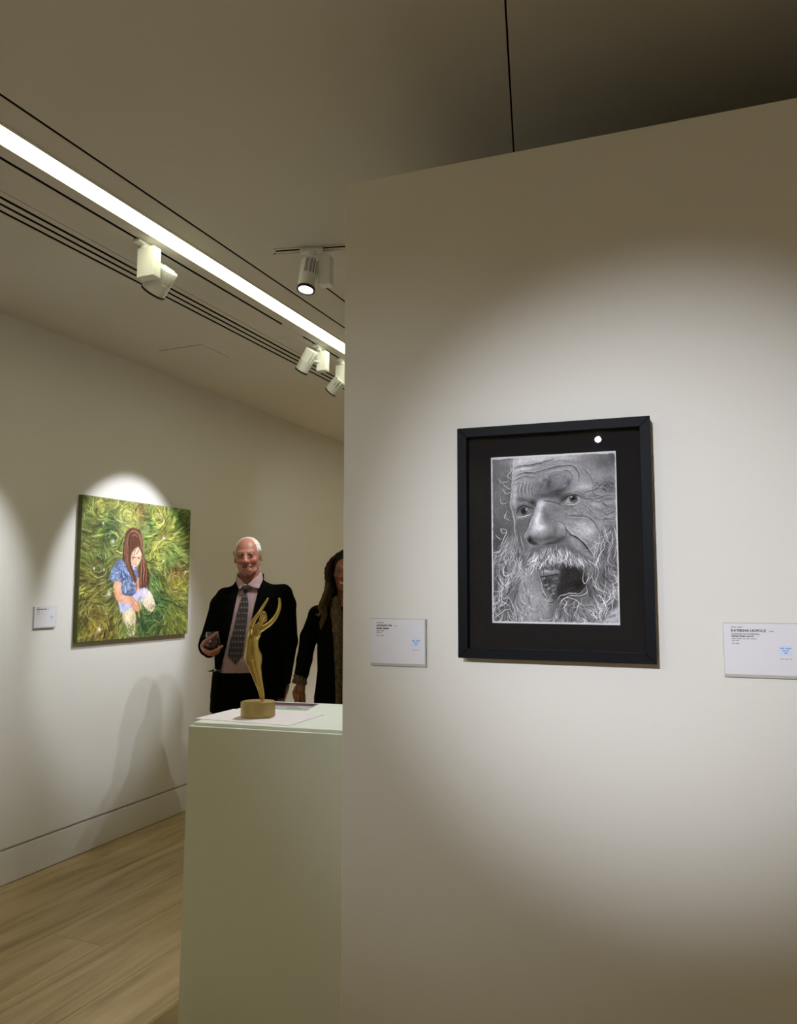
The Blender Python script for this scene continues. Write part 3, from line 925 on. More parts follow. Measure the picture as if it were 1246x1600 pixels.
    yy, xx = np.mgrid[0:cv.h, 0:cv.w]
    rag = 4.0 + 3.0 * fbm(cv.h, cv.w, 14, 14, 3, 8)
    e = np.minimum.reduce([xx - 1.0, cv.w - 1 - xx, (yy - 3) * .9, (cv.h - 1 - yy) * .62])
    k_ = np.clip((rag - e) / 1.5, 0, 1)[..., None]
    cv.a = cv.a * (1 - k_) + np.array(gray(.80)) * k_
    return cv


def paint_meadow():
    Q = [(160, 85), (1150, 215), (1110, 1362), (97, 1447)]
    cv = Canvas(400, 352, Q, (.42, .45, .24))
    S_, Bl, Po = cv.stroke, cv.blob, cv.poly
    A_ = np.array
    regs = [(330, 160, 120, 80, (.55, .55, .27)), (560, 270, 80, 70, (.60, .60, .34)), (420, 400, 100, 110, (.20, .30, .18)), (820, 260, 220, 90, (.56, .56, .28)), (1050, 300, 90, 120, (.22, .36, .16)),
            (850, 520, 140, 110, (.62, .60, .28)), (960, 640, 120, 90, (.42, .54, .28)), (820, 720, 60, 60, (.66, .60, .22)), (1030, 800, 110, 60, (.36, .25, .14)), (960, 930, 160, 80, (.48, .44, .18)),
            (250, 620, 110, 160, (.28, .30, .15)), (280, 800, 120, 120, (.24, .26, .14)), (330, 620, 90, 60, (.34, .40, .22)), (250, 1150, 150, 160, (.42, .36, .17)), (330, 1330, 130, 90, (.45, .38, .17)),
            (850, 1130, 120, 160, (.16, .30, .18)), (700, 1280, 90, 90, (.14, .27, .17)), (1000, 1250, 120, 120, (.36, .38, .16)), (780, 900, 70, 140, (.22, .36, .22)), (180, 250, 60, 120, (.30, .36, .16)),
            (200, 1000, 80, 160, (.34, .33, .15)), (740, 360, 60, 120, (.20, .34, .22)), (690, 220, 60, 60, (.56, .46, .28)), (470, 900, 70, 100, (.18, .24, .14))]
    for x, y, rx, ry, c in regs:
        Bl(x, y, rx, ry, c, .85)
    cv.a *= (1 + .35 * fbm(cv.h, cv.w, 16, 16, 4, 21))[..., None]

    cent = [(560, 290, 1), (430, 480, -1), (860, 330, -1), (880, 600, 1), (1000, 900, -1), (300, 760, 1), (260, 1150, -1), (850, 1180, 1), (700, 230, -1), (330, 230, 1)]

    def flow(x, y):
        a = math.atan2(y - 640, x - 600)
        vx, vy = 1.0 * math.cos(a), 1.0 * math.sin(a)
        for cx_, cy_, sg in cent:
            dx, dy = x - cx_, y - cy_
            g_ = 2.4 * math.exp(-(dx * dx + dy * dy) / 16000.0)
            r_ = math.hypot(dx, dy) + 1
            vx += -sg * dy / r_ * g_
            vy += sg * dx / r_ * g_
        return math.degrees(math.atan2(vy, vx))
    r = np.random.RandomState(31)
    for i in range(3000):
        x, y = 90 + r.rand() * 1070, 80 + r.rand() * 1380
        q = cv.P([(x, y)])[0].astype(int)
        if not (0 <= q[0] < cv.w and 0 <= q[1] < cv.h):
            continue
        base = cv.a[q[1], q[0]].copy()
        k = r.rand()
        if k < .34:
            c = base * .58
        elif k < .66:
            c = np.clip(base * 1.28 + A_((.05, .05, .0)), 0, .8)
        elif k < .80:
            c = base * .45 + A_((.40, .40, .20))
        elif k < .90:
            c = base * .3 + A_((.56, .57, .44))
        else:
            c = base * .45 + A_((.30, .22, .12))
        L_ = 40 + 60 * r.rand()
        a0 = math.radians(14 * r.randn())
        cu = (r.rand() - .5) * .9
        pts = [(x, y)]
        for j in range(3):
            a = math.radians(flow(x, y)) + a0 + cu * j
            x += math.cos(a) * L_ / 3
            y += math.sin(a) * L_ / 3
            pts.append((x, y))
        S_(pts, 4.5 + 6 * r.rand() if k < .66 else 4.0, c, .6 + .3 * r.rand(), n=3)
    for i in range(26):                       # pale curling blades
        cx_, cy_, sg = cent[i % len(cent)]
        a0, rd = 6.28 * r.rand(), 25 + 60 * r.rand()
        S_([(cx_ + rd * math.cos(a0 + u * 1.9), cy_ + rd * math.sin(a0 + u * 1.9) * 1.1) for u in (0, .33, .66, 1)], 4.2, (.74, .74, .52), .75)
    for x, y, rx in [(430, 510, 12), (900, 480, 12), (395, 1000, 14), (300, 1320, 14), (345, 345, 9), (350, 775, 8), (1095, 790, 12), (890, 690, 9), (260, 765, 8)]:
        Bl(x, y, rx, rx, (.86, .87, .86), .85)
    # halo of bright grass above the head
    for i in range(40):
        a = math.pi * (1.05 + .9 * i / 40)
        S_([(620 + 75 * math.cos(a), 470 + 90 * math.sin(a)), (620 + 130 * math.cos(a), 470 + 150 * math.sin(a)), (620 + 170 * math.cos(a + .15), 470 + 190 * math.sin(a + .15))], 4, (.66, .66, .42), .6)
    skin, sk2, sk3 = (.88, .72, .62), (.80, .58, .47), (.66, .44, .35)
    # legs
    Po([(690, 960), (760, 960), (800, 1050), (812, 1110), (780, 1160), (720, 1120), (690, 1060)], (.86, .80, .72), 1, 1.5)
    Bl(770, 1110, 34, 30, (.80, .68, .58), .7)
    Po([(515, 1150), (600, 1120), (632, 1180), (630, 1290), (622, 1378), (574, 1382), (545, 1320), (520, 1240)], (.84, .79, .66), 1, 1.5)
    Bl(560, 1230, 20, 60, (.92, .86, .74), .6)
    Bl(610, 1250, 14, 80, (.66, .60, .44), .6)
    Bl(525, 1210, 10, 40, (.70, .64, .48), .6)
    for i in range(60):
        x, y = 500 + r.rand() * 140, 1330 + r.rand() * 90
        S_([(x, y), (x + 12 * r.randn(), y - 30), (x + 26 * r.randn(), y - 60 - 40 * r.rand())], 4.5, [(.40, .46, .24), (.24, .36, .18), (.58, .60, .36)][i % 3], .75)
    for i in range(18):
        x, y = 690 + r.rand() * 110, 1120 + r.rand() * 60
        S_([(x, y + 20), (x + 10 * r.randn(), y - 10), (x + 16 * r.randn(), y - 40)], 4, [(.22, .36, .20), (.50, .56, .34)][i % 2], .7)
    # shorts
    Po([(630, 950), (700, 930), (750, 960), (730, 1010), (690, 1070), (640, 1060), (600, 1010)], (.74, .70, .84), 1, 1.5)
    Po([(478, 1060), (560, 1050), (600, 1110), (560, 1150), (500, 1170), (484, 1120)], (.72, .72, .84), 1, 1.5)
    Bl(720, 970, 20, 30, (.86, .84, .92), .7)
    Bl(520, 1110, 20, 26, (.56, .58, .72), .6)
    # shirt
    Po([(500, 680), (560, 690), (640, 740), (660, 830), (650, 940), (620, 1000), (545, 1010), (500, 975), (505, 900), (440, 890), (395, 840), (430, 750), (465, 700)], (.36, .42, .56), 1, 1.5)
    for i in range(300):
        x, y = in_poly([(500, 690), (560, 700), (640, 760), (645, 940), (550, 1000), (510, 970), (505, 890), (410, 840), (440, 740)])(r)
        S_([(x, y), (x + 10 * r.randn(), y + 12), (x + 14 * r.randn(), y + 24 * r.randn())], 5, [(.72, .78, .86), (.18, .22, .38), (.50, .56, .68)][i % 3], .7)
    S_([(505, 760), (512, 840), (508, 960)], 8, (.14, .18, .34), .8)
    S_([(510, 980), (570, 1008), (630, 985)], 8, (.16, .20, .36), .8)
    S_([(402, 850), (450, 885), (505, 890)], 5, (.66, .72, .84), .7)
    # arm and hands
    Po([(435, 890), (505, 895), (505, 960), (530, 1010), (590, 1020), (640, 1060), (680, 1075), (690, 1110), (660, 1160), (610, 1140), (580, 1090), (500, 1075), (455, 1040), (435, 960)], sk2, 1, 1.5)
    Bl(480, 950, 20, 50, skin, .8)
    Bl(540, 1040, 50, 18, skin, .7, 18)
    Bl(450, 1010, 14, 30, sk3, .5)
    for p in [[(600, 1075), (640, 1100), (650, 1140)], [(625, 1060), (665, 1090), (672, 1150)], [(590, 1050), (620, 1085), (625, 1120)]]:
        S_(p, 7, sk3, .7)
        S_([(x + 9, y - 3) for x, y in p], 9, skin, .7)
    Po([(650, 850), (680, 860), (672, 950), (640, 960)], sk2, .9, 1.5)
    for i in range(14):
        S_([(670 + 4 * i % 30, 1170), (650 + 7 * i % 60, 1060 - 5 * i % 40), (700 - 6 * i % 40, 1030)], 3, (.60, .66, .42) if i % 2 else (.30, .42, .24), .6)
    Bl(690, 1045, 14, 14, (.80, .82, .84), .7)
    # face
    Po([(600, 580), (650, 560), (685, 590), (690, 650), (668, 710), (630, 745), (600, 720), (590, 650)], skin, 1, 1.5)
    Bl(610, 690, 24, 34, sk2, .7)
    Bl(665, 680, 16, 24, (.90, .68, .60), .7)
    S_([(600, 655), (620, 664), (640, 655)], 6, (.26, .14, .12), .9)
    S_([(650, 655), (665, 668), (682, 655)], 6, (.26, .14, .12), .9)
    S_([(642, 650), (646, 690), (634, 702)], 4, sk3, .8)
    S_([(615, 715), (632, 722), (648, 714)], 6, (.72, .34, .30), .9)
    # hair
    hd, hm, hl = (.17, .09, .07), (.34, .21, .16), (.62, .46, .36)
    Po([(545, 440), (580, 398), (640, 390), (685, 420), (700, 500), (705, 570), (660, 560), (610, 600), (590, 680), (600, 740), (640, 850), (630, 900), (590, 820), (545, 720), (520, 680), (520, 600)], hm, 1, 1.5)
    Po([(690, 560), (715, 640), (745, 760), (765, 860), (740, 930), (690, 940), (672, 950), (668, 860), (655, 760), (690, 680), (700, 620)], hm, 1, 1.5)
    for i in range(26):
        u = (i * 7 % 26) / 25
        c = (hd, hl, hd, hm, hl)[i % 5]
        S_([(620 - 20 * u, 402 + 10 * u), (556 + 24 * u, 460 + 40 * u), (530 + 62 * u, 600), (545 + 50 * u, 720), (600 + 30 * u, 860)], 7, c, .7)
        c = (hl, hd, hm, hd, hl)[i % 5]
        S_([(630 + 6 * u, 400), (694 - 24 * u, 470), (704 - 16 * u, 600), (688 + 56 * u, 740), (676 + 76 * u, 925)], 7, c, .7)
    for x0 in (600, 640, 690, 720, 745):
        S_([(x0, 880), (x0 + 8, 930), (x0 + 2, 965)], 6, hm, .8)
    for p in [[(640, 480), (612, 560), (590, 640)], [(655, 500), (635, 570), (610, 610)], [(668, 500), (690, 590), (700, 650)]]:
        S_(p, 9, hm, .9)
    for p in [[(655, 560), (632, 610), (612, 680)], [(672, 560), (664, 600), (640, 640)], [(620, 560), (606, 620), (604, 700)]]:
        S_(p, 5, hd, .75)
    S_([(585, 430), (620, 415), (665, 440)], 9, hl, .8)
    S_([(600, 465), (635, 450), (665, 480)], 7, (.60, .48, .40), .7)
    cv.a = warp(cv.a, 2.4, 12, 411)
    cv.a = np.clip(.55 + (cv.a - .5) * 1.12, 0, 1)
    cv.a *= (1 + .16 * fbm(cv.h, cv.w, 4, 4, 2, 5))[..., None]
    return cv


# ------------------------------------------------------------------ framed portrait on the partition
fu, fz, fw, fh, fd = 0.298, 1.2985, 0.417, 0.514, 0.040       # place of its lower left corner, size, depth
pf = empty('framed_portrait', pp(fu, fz, 0.004))
set_props(pf, 'black framed pencil portrait of a bearded old man on the partition', 'framed picture')
FT = frame_T(Vector((0, 0, 0)), PR, PN, Vector((0, 0, 1))) @ Matrix.Rotation(math.radians(0.25), 4, 'Y')
bw = 0.0215


def bar(p, T):
    """p: front polygon (x, z) of a mitred bar; two-step section with a lip"""
    n = len(p)
    v = [(x, -fd, z) for x, z in p] + [(x, 0, z) for x, z in p]
    f = [tuple(range(n)), tuple(range(n, 2 * n))[::-1]] + [(i, n + i, n + (i + 1) % n, (i + 1) % n) for i in range(n)]
    return MB().add(v, f, T)


for p in ([(0, 0), (fw, 0), (fw - bw, bw), (bw, bw)], [(0, fh), (bw, fh - bw), (fw - bw, fh - bw), (fw, fh)],
          [(0, 0), (bw, bw), (bw, fh - bw), (0, fh)], [(fw, 0), (fw, fh), (fw - bw, fh - bw), (fw - bw, bw)]):
    bar(p, FT).build('frame_bar', M['frame'], pf, bevel=.0009)
MB().box(bw - .002, fw - bw + .002, -.016, -.004, bw - .002, fh - bw + .002, T=FT).build('mat_board', M['mat_board'], pf)
cvp = paint_portrait()
swd, shd = 0.272, 0.3695
sx0, sz0 = 0.0735, 0.077
MB().box(sx0, sx0 + swd, -.0195, -.0175, sz0, sz0 + shd, T=FT).build('paper_backing', mat('drawing_paper', (.74, .73, .73), .8), pf)
cvp.obj('drawing_sheet', M['art'], pf, swd, shd, FT @ Matrix.Translation((sx0, -.0200, sz0)), gain=1.18)
MB().box(bw - .001, fw - bw + .001, -.030, -.0285, bw - .001, fh - bw + .001, T=FT).build('glass_pane', M['pane'], pf)

# ------------------------------------------------------------------ green painting on the left wall
pw_, ph_, pdp = 0.945, 0.822, 0.030
pg = empty('canvas_painting', (XF, 3.228, 1.157))
set_props(pg, 'unframed green oil painting of a seated child in grass on the left wall', 'painting')
GT = frame_T(Vector((0, 0, 0)), Vector((0, 1, 0)), Vector((-1, 0, 0)), Vector((0, 0, 1)))     # local x right, y into the wall
MB().box(0, pw_, -pdp, 0, 0, ph_, T=GT).build('stretched_canvas', mat('canvas_edge', (.11, .12, .035), .7, noise=(20, .3)), pg, bevel=.002)
cvm = paint_meadow()
cvm.obj('painted_face', M['oil'], pg, pw_ - .004, ph_ - .004, GT @ Matrix.Translation((.002, -pdp - .0006, .002)), gain=1.05)


# ------------------------------------------------------------------ wall labels
def text_mesh(txt, size, m, parent, T, x, z, sx_=1.0, bold=0.0):
    cu = bpy.data.curves.new('lettering', 'FONT')
    cu.body = txt
    cu.size = size
    cu.offset = bold
    cu.extrude = 0.00005
    cu.resolution_u = 2
    tmp = bpy.data.objects.new('lettering', cu)
    COL.objects.link(tmp)
    dg = bpy.context.evaluated_depsgraph_get()
    me = bpy.data.meshes.new_from_object(tmp.evaluated_get(dg))
    bpy.data.objects.remove(tmp)
    me.materials.clear()
    me.materials.append(m)
    me.transform(T @ Matrix.Translation((x, -.0003, z)) @ Matrix.Rotation(math.pi / 2, 4, 'X') @ Matrix.Diagonal((sx_, 1, 1, 1)))
    return link(bpy.data.objects.new('lettering', me), parent)


def word_blocks(n_words, seed, x, z, length, hgt, m, parent, T):
    """a line of print too small to read: a row of thin word-length dashes"""
    r = random.Random(seed)
    ws = [r.uniform(.6, 1.4) for _ in range(n_words)]
    k = length / (sum(ws) + .25 * (n_words - 1))
    mb, cx = MB(), x
    for w_ in ws:
        mb.box(cx, cx + w_ * k, -.0002, 0, z, z + hgt, T=T)
        cx += (w_ + .25) * k
    return mb.build('small_print', m, parent)


def wall_label(name, label, loc, T, w, h, lines, thick=0.008):
    t = empty(name, loc)
    set_props(t, label, 'label', 'artwork labels on the walls')
    MB().box(0, w, -thick, 0, 0, h, T=T).build('acrylic_block', M['acrylic'], t, bevel=.0008)
    cd = MB().box(0.0008, w - .0025, -thick - .0006, -thick, 0.006, h - .0012, T=T).build('card', M['paper'], t)
    TT = T @ Matrix.Translation((0, -thick - .0006, 0))
    for n_, ln in enumerate(lines):
        if isinstance(ln[0], str):
            txt, sz, x, z, mm, sx_, bd = ln
            text_mesh(txt, sz, M[mm], cd, TT, x, z, sx_, bd)
        else:
            nw, x, z, L_, hg, mm = ln
            word_blocks(nw, n_ * 7 + nw, x, z, L_, hg, M[mm], cd, TT)
    bx, bz, BW_ = .102, .0445, .0215
    MB().box(bx, bx + BW_, -thick - .0009, -thick - .0006, bz, bz + .0215, T=T).build('blue_notice', M['blue_box'], cd)
    T2 = T @ Matrix.Translation((0, -thick - .0009, 0))
    for i, (a, L_) in enumerate(((.04, .92), (.24, .52), (.36, .28))):
        word_blocks(2 if i < 2 else 1, i + 3, bx + BW_ * a, bz + h * (.125 - .042 * i), BW_ * L_, .0022, M['ink_blue'], cd, T2)
    word_blocks(3, 9, bx, .0375, .0215, .0012, M['ink_grey'], cd, TT)
    return t


PT = frame_T(Vector((0, 0, 0)), PR, PN, Vector((0, 0, 1)))
wall_label('wall_label', 'small white artwork label left of the framed portrait', pp(0.076, 1.272, 0), PT, .136, .109,
           [(1, .0148, .0985, .0180, .0018, 'ink_grey'), ('ANDREW OR', .0058, .0145, .0910, 'ink', 1.10, .00022), (1, .0585, .0912, .0070, .0018, 'ink_grey'),
            (2, .0148, .0848, .0310, .0026, 'ink'), (2, .0148, .0796, .0185, .0018, 'ink_grey'), (2, .0148, .0758, .0130, .0018, 'ink_grey'), (2, .0148, .0690, .0190, .0018, 'ink_grey')])
wall_label('wall_label', 'white artwork label cut by the right edge, right of the framed portrait', pp(0.843, 1.2735, 0), PT, .152, .108,
           [(2, .0150, .0985, .0215, .0017, 'ink_grey'), ('KATERINA LEUPOLZ', .0066, .0150, .0905, 'ink', 1.06, .00024), (1, .0850, .0908, .0080, .0019, 'ink_grey'),
            ('An Exploration Into The Relationship', .0039, .0152, .0848, 'ink', .88, .00010), ('Between Rhythm And Art', .0043, .0155, .0802, 'ink', .90, .00018),
            (5, .0157, .0756, .0455, .0017, 'ink_grey'), (2, .0157, .0718, .0130, .0017, 'ink_grey'), (2, .0160, .0660, .0135, .0017, 'ink_grey')])
wall_label('wall_label', 'small grey artwork label left of the green painting', (XF, 2.955, 1.246), GT, .143, .116,
           [(1, .0150, .106, .016, .0022, 'ink_grey'), (3, .0150, .0970, .060, .0050, 'ink'), (1, .0800, .0975, .012, .0030, 'ink_grey'), (2, .0150, .0890, .018, .0030, 'ink_grey'), (2, .0150, .0800, .018, .0030, 'ink_grey'), (2, .0150, .0700, .018, .0030, 'ink_grey')], thick=.010)

# ------------------------------------------------------------------ plinth with what lies on it
PO = Vector((-1.703, 2.165, 0))
PU = Vector((.9935, .114, 0)).normalized()
PV = Vector((-PU.y, PU.x, 0))
PLT = frame_T(Vector((0, 0, 0)), PU, PV, Vector((0, 0, 1)))
pw2, pd2 = .615, .545
plinth = empty('display_plinth', PO)
set_props(plinth, 'tall white square plinth holding the gold statuette, beside the partition', 'plinth')
bt_ = .010
pb = MB()
v = [(-bt_, -.004, 0), (pw2, -.004, 0), (pw2, pd2, 0), (-bt_, pd2, 0), (0, 0, .989), (pw2, 0, .989), (pw2, pd2, .989), (0, pd2, .989)]
pb.add(v, [(3, 2, 1, 0), (4, 5, 6, 7), (0, 1, 5, 4), (1, 2, 6, 5), (2, 3, 7, 6), (3, 0, 4, 7)], PLT)
pb.build('plinth_body', M['plinth'], plinth, bevel=.0015)
MB().box(.010, pw2 - .010, .012, pd2 - .010, .989, 1.0, T=PLT).build('top_slab', M['plinth'], plinth, bevel=.0015)


def sheet(name, label, cat, quad, z, th, m, colors=None):
    c = sum((Vector((*q, 0)) for q in quad), Vector()) / 4
    c.z = z
    mb = MB().prism([(q[0] - c.x, q[1] - c.y) for q in quad], 0, th)
    o = mb.build(name, m)
    o.location = c
    return set_props(o, label, cat)


sheet('paper_sheet', 'pale pink card lying under the gold statuette on the plinth', 'card', [(-1.731, 2.232), (-1.353, 2.242), (-1.357, 2.484), (-1.731, 2.463)], 1.0001, .0018, M['card'])
bro_q = [(-1.665, 2.515), (-1.463, 2.545), (-1.500, 2.704), (-1.705, 2.676)]
bm = sheet('brochure', 'glossy leaflet with a dark purple photo band behind the statuette', 'leaflet', bro_q, 1.0001, .002, mat('leaflet_grey', (.50, .51, .50), .3))
bc = Vector((sum(q[0] for q in bro_q) / 4, sum(q[1] for q in bro_q) / 4))


def lerp_q(u, v):
    a = Vector(bro_q[0]).lerp(Vector(bro_q[1]), u)
    b = Vector(bro_q[3]).lerp(Vector(bro_q[2]), u)
    return tuple(a.lerp(b, v) - bc)


MB().prism([lerp_q(.01, .55), lerp_q(.99, .55), lerp_q(.99, .93), lerp_q(.01, .93)], .002, .0022).build('photo_band', mat('leaflet_photo', (.10, .055, .07), .3, noise=(35, .8)), bm)
MB().prism([lerp_q(.01, .40), lerp_q(.7, .40), lerp_q(.75, .56), lerp_q(.01, .56)], .002, .0023).build('photo_figure', mat('leaflet_photo_pink', (.40, .28, .29), .3, noise=(30, .5)), bm)
MB().prism([lerp_q(.55, .18), lerp_q(.85, .18), lerp_q(.85, .23), lerp_q(.55, .23)], .002, .0022).build('title_line', M['ink'], bm)


# ------------------------------------------------------------------ implicit surfaces -> smooth meshes
class Field:
    def __init__(s, lo, hi, h):
        s.lo = np.array(lo, float)
        s.h = h
        s.n = np.ceil((np.array(hi, float) - s.lo) / h).astype(int) + 1
        s.v = np.full(s.n, 0.3, np.float32)
        s.ax = [s.lo[i] + h * np.arange(s.n[i]) for i in range(3)]

    def region(s, c, r, pad):
        lo = np.maximum(((np.array(c) - r - pad - s.lo) / s.h).astype(int), 0)
        hi = np.minimum(((np.array(c) + r + pad - s.lo) / s.h).astype(int) + 2, s.n)
        if (hi <= lo).any():
            return None
        sl = tuple(slice(lo[i], hi[i]) for i in range(3))
        X_, Y_, Z_ = np.meshgrid(s.ax[0][sl[0]], s.ax[1][sl[1]], s.ax[2][sl[2]], indexing='ij')
        return sl, X_, Y_, Z_

    def put(s, fn, c, r, k=.01, op='add'):
        g_ = s.region(c, np.array(r) if np.ndim(r) else r, 2.2 * k + 3 * s.h)
        if g_ is None:
            return s
        sl, X_, Y_, Z_ = g_
        d = fn(X_, Y_, Z_)
        a = s.v[sl]
        if op == 'sub':
            a, d = -a, d
        if op == 'and':
            a, d = -a, -d
        t = np.clip(.5 + .5 * (a - d) / k, 0, 1)
        m = a * (1 - t) + d * t - k * t * (1 - t)
        s.v[sl] = m if op == 'add' else -m
        return s

    def cap(s, a, b, ra, rb=None, k=.01, op='add'):
        rb = ra if rb is None else rb
        a, b = np.array(a, float), np.array(b, float)
        d = b - a
        L2 = d @ d + 1e-12

        def fn(X_, Y_, Z_):
            px, py, pz = X_ - a[0], Y_ - a[1], Z_ - a[2]
            t = np.clip((px * d[0] + py * d[1] + pz * d[2]) / L2, 0, 1)
            return np.sqrt((px - t * d[0]) ** 2 + (py - t * d[1]) ** 2 + (pz - t * d[2]) ** 2) - (ra + (rb - ra) * t)
        return s.put(fn, (a + b) / 2, np.abs(d) / 2 + max(ra, rb), k, op)

    def chain(s, pts, rs, k=.01, op='add'):
        for i in range(len(pts) - 1):
            s.cap(pts[i], pts[i + 1], rs[i], rs[i + 1], k, op)
        return s

    def ell(s, c, r, k=.01, op='add', R=None):
        c, r = np.array(c, float), np.array(r, float)
        Rm = np.eye(3) if R is None else np.array(R)

        def fn(X_, Y_, Z_):
            px, py, pz = X_ - c[0], Y_ - c[1], Z_ - c[2]
            q = [(Rm[0][i] * px + Rm[1][i] * py + Rm[2][i] * pz) for i in range(3)]
            k0 = np.sqrt(sum((q[i] / r[i]) ** 2 for i in range(3)))
            k1 = np.sqrt(sum((q[i] / r[i] ** 2) ** 2 for i in range(3))) + 1e-9
            return k0 * (k0 - 1) / k1
        return s.put(fn, c, float(r.max()), k, op)

    def loft(s, rows, k=.01, op='add', off=0.0, pw=2.4, clip=None):
        """rows: (z, xc, yc, rx, ry); stacked superellipses"""
        rw = np.array(sorted(rows), float)
        z0, z1 = rw[0, 0], rw[-1, 0]

        def fn(X_, Y_, Z_):
            g_ = [np.interp(Z_[0, 0], rw[:, 0], rw[:, i]) for i in range(1, 5)]
            xc, yc, rx, ry = [q[None, None, :] for q in g_]
            rx, ry = rx + off, ry + off
            e = (np.abs((X_ - xc) / rx) ** pw + np.abs((Y_ - yc) / ry) ** pw) ** (1 / pw)
            d = (e - 1) * np.minimum(rx, ry)
            d = np.maximum(d, np.maximum(z0 - Z_, Z_ - z1))
            if clip is not None:
                d = np.maximum(d, clip(X_, Y_, Z_))
            return d
        xm = (rw[:, 1] - rw[:, 3]).min() - off, (rw[:, 1] + rw[:, 3]).max() + off
        ym = (rw[:, 2] - rw[:, 4]).min() - off, (rw[:, 2] + rw[:, 4]).max() + off
        c = [(xm[0] + xm[1]) / 2, (ym[0] + ym[1]) / 2, (z0 + z1) / 2]
        r = [(xm[1] - xm[0]) / 2, (ym[1] - ym[0]) / 2, (z1 - z0) / 2]
        return s.put(fn, c, r, k, op)

    def mesh(s):
        """naive surface nets"""
        v = s.v
        v[0], v[-1], v[:, 0], v[:, -1], v[:, :, 0], v[:, :, -1] = [.05] * 6
        ins = v < 0
        C8 = [(i, j, k) for i in (0, 1) for j in (0, 1) for k in (0, 1)]
        cnt = np.zeros(tuple(s.n - 1), np.int8)
        nx, ny, nz = s.n - 1
        for i, j, k in C8:
            cnt += ins[i:i + nx, j:j + ny, k:k + nz]
        act = np.argwhere((cnt > 0) & (cnt < 8))
        idx = np.full(tuple(s.n - 1), -1, np.int32)
        idx[act[:, 0], act[:, 1], act[:, 2]] = np.arange(len(act))
        acc = np.zeros((len(act), 3))
        num = np.zeros(len(act))
        cv_ = {c: v[act[:, 0] + c[0], act[:, 1] + c[1], act[:, 2] + c[2]].astype(float) for c in C8}
        for c in C8:
            for ax in range(3):
                if c[ax] == 0:
                    d = list(c)
                    d[ax] = 1
                    a, b = cv_[c], cv_[tuple(d)]
                    m = (a < 0) != (b < 0)
                    t = np.where(m, a / np.where(m, a - b, 1), 0)
                    p = np.tile(np.array(c, float), (len(act), 1))
                    p[:, ax] += t
                    acc += p * m[:, None]
                    num += m
        V = s.lo + (act + acc / num[:, None]) * s.h
        F = []
        for ax in range(3):
            a = v[:-1] < 0 if ax == 0 else (v[:, :-1] < 0 if ax == 1 else v[:, :, :-1] < 0)
            b = v[1:] < 0 if ax == 0 else (v[:, 1:] < 0 if ax == 1 else v[:, :, 1:] < 0)
            e = np.argwhere(a != b)
            u, w = [(1, 2), (2, 0), (0, 1)][ax]
            ok = (e[:, u] > 0) & (e[:, w] > 0) & (e[:, u] < s.n[u] - 1) & (e[:, w] < s.n[w] - 1)
            e = e[ok]
            sgn = a[e[:, 0], e[:, 1], e[:, 2]]
            q = []
            for du, dw in ((-1, -1), (0, -1), (0, 0), (-1, 0)):
                p = e.copy()
                p[:, u] += du
                p[:, w] += dw
                q.append(idx[p[:, 0], p[:, 1], p[:, 2]])
            q = np.stack(q, 1)
            q[~sgn] = q[~sgn][:, ::-1]
            F.append(q)
        F = np.vstack(F)
        F = F[(F >= 0).all(1)]
        return V, F

    def obj(s, name, m, parent=None, paint=None):
        V, F = s.mesh()
        col = paint(V) if paint is not None else None
        return mesh_obj(name, V, F, m, parent, smooth=True, colors=col)


def poly2d(pts):
    """signed distance to a polygon in the x-z plane (negative inside)"""
    q = np.array(pts, float)

    def fn(X_, Z_):
        ins = np.zeros(X_.shape, bool)
        dd = np.full(X_.shape, 1e9)
        for i in range(len(q)):
            a, b = q[i], q[(i + 1) % len(q)]
            c = (a[1] > Z_) != (b[1] > Z_)
            ins ^= c & (X_ < (b[0] - a[0]) * (Z_ - a[1]) / ((b[1] - a[1]) or 1e-9) + a[0])
            d = b - a
            t = np.clip(((X_ - a[0]) * d[0] + (Z_ - a[1]) * d[1]) / (d @ d + 1e-12), 0, 1)
            dd = np.minimum(dd, (X_ - a[0] - t * d[0]) ** 2 + (Z_ - a[1] - t * d[1]) ** 2)
        return np.where(ins, -1, 1) * np.sqrt(dd)
    return fn


def rot_m(yaw=0, pitch=0, roll=0):
    """yaw about z, pitch about x, roll about y, in degrees"""
    return np.array(Matrix.Rotation(math.radians(yaw), 3, 'Z') @ Matrix.Rotation(math.radians(pitch), 3, 'X') @ Matrix.Rotation(math.radians(roll), 3, 'Y'))


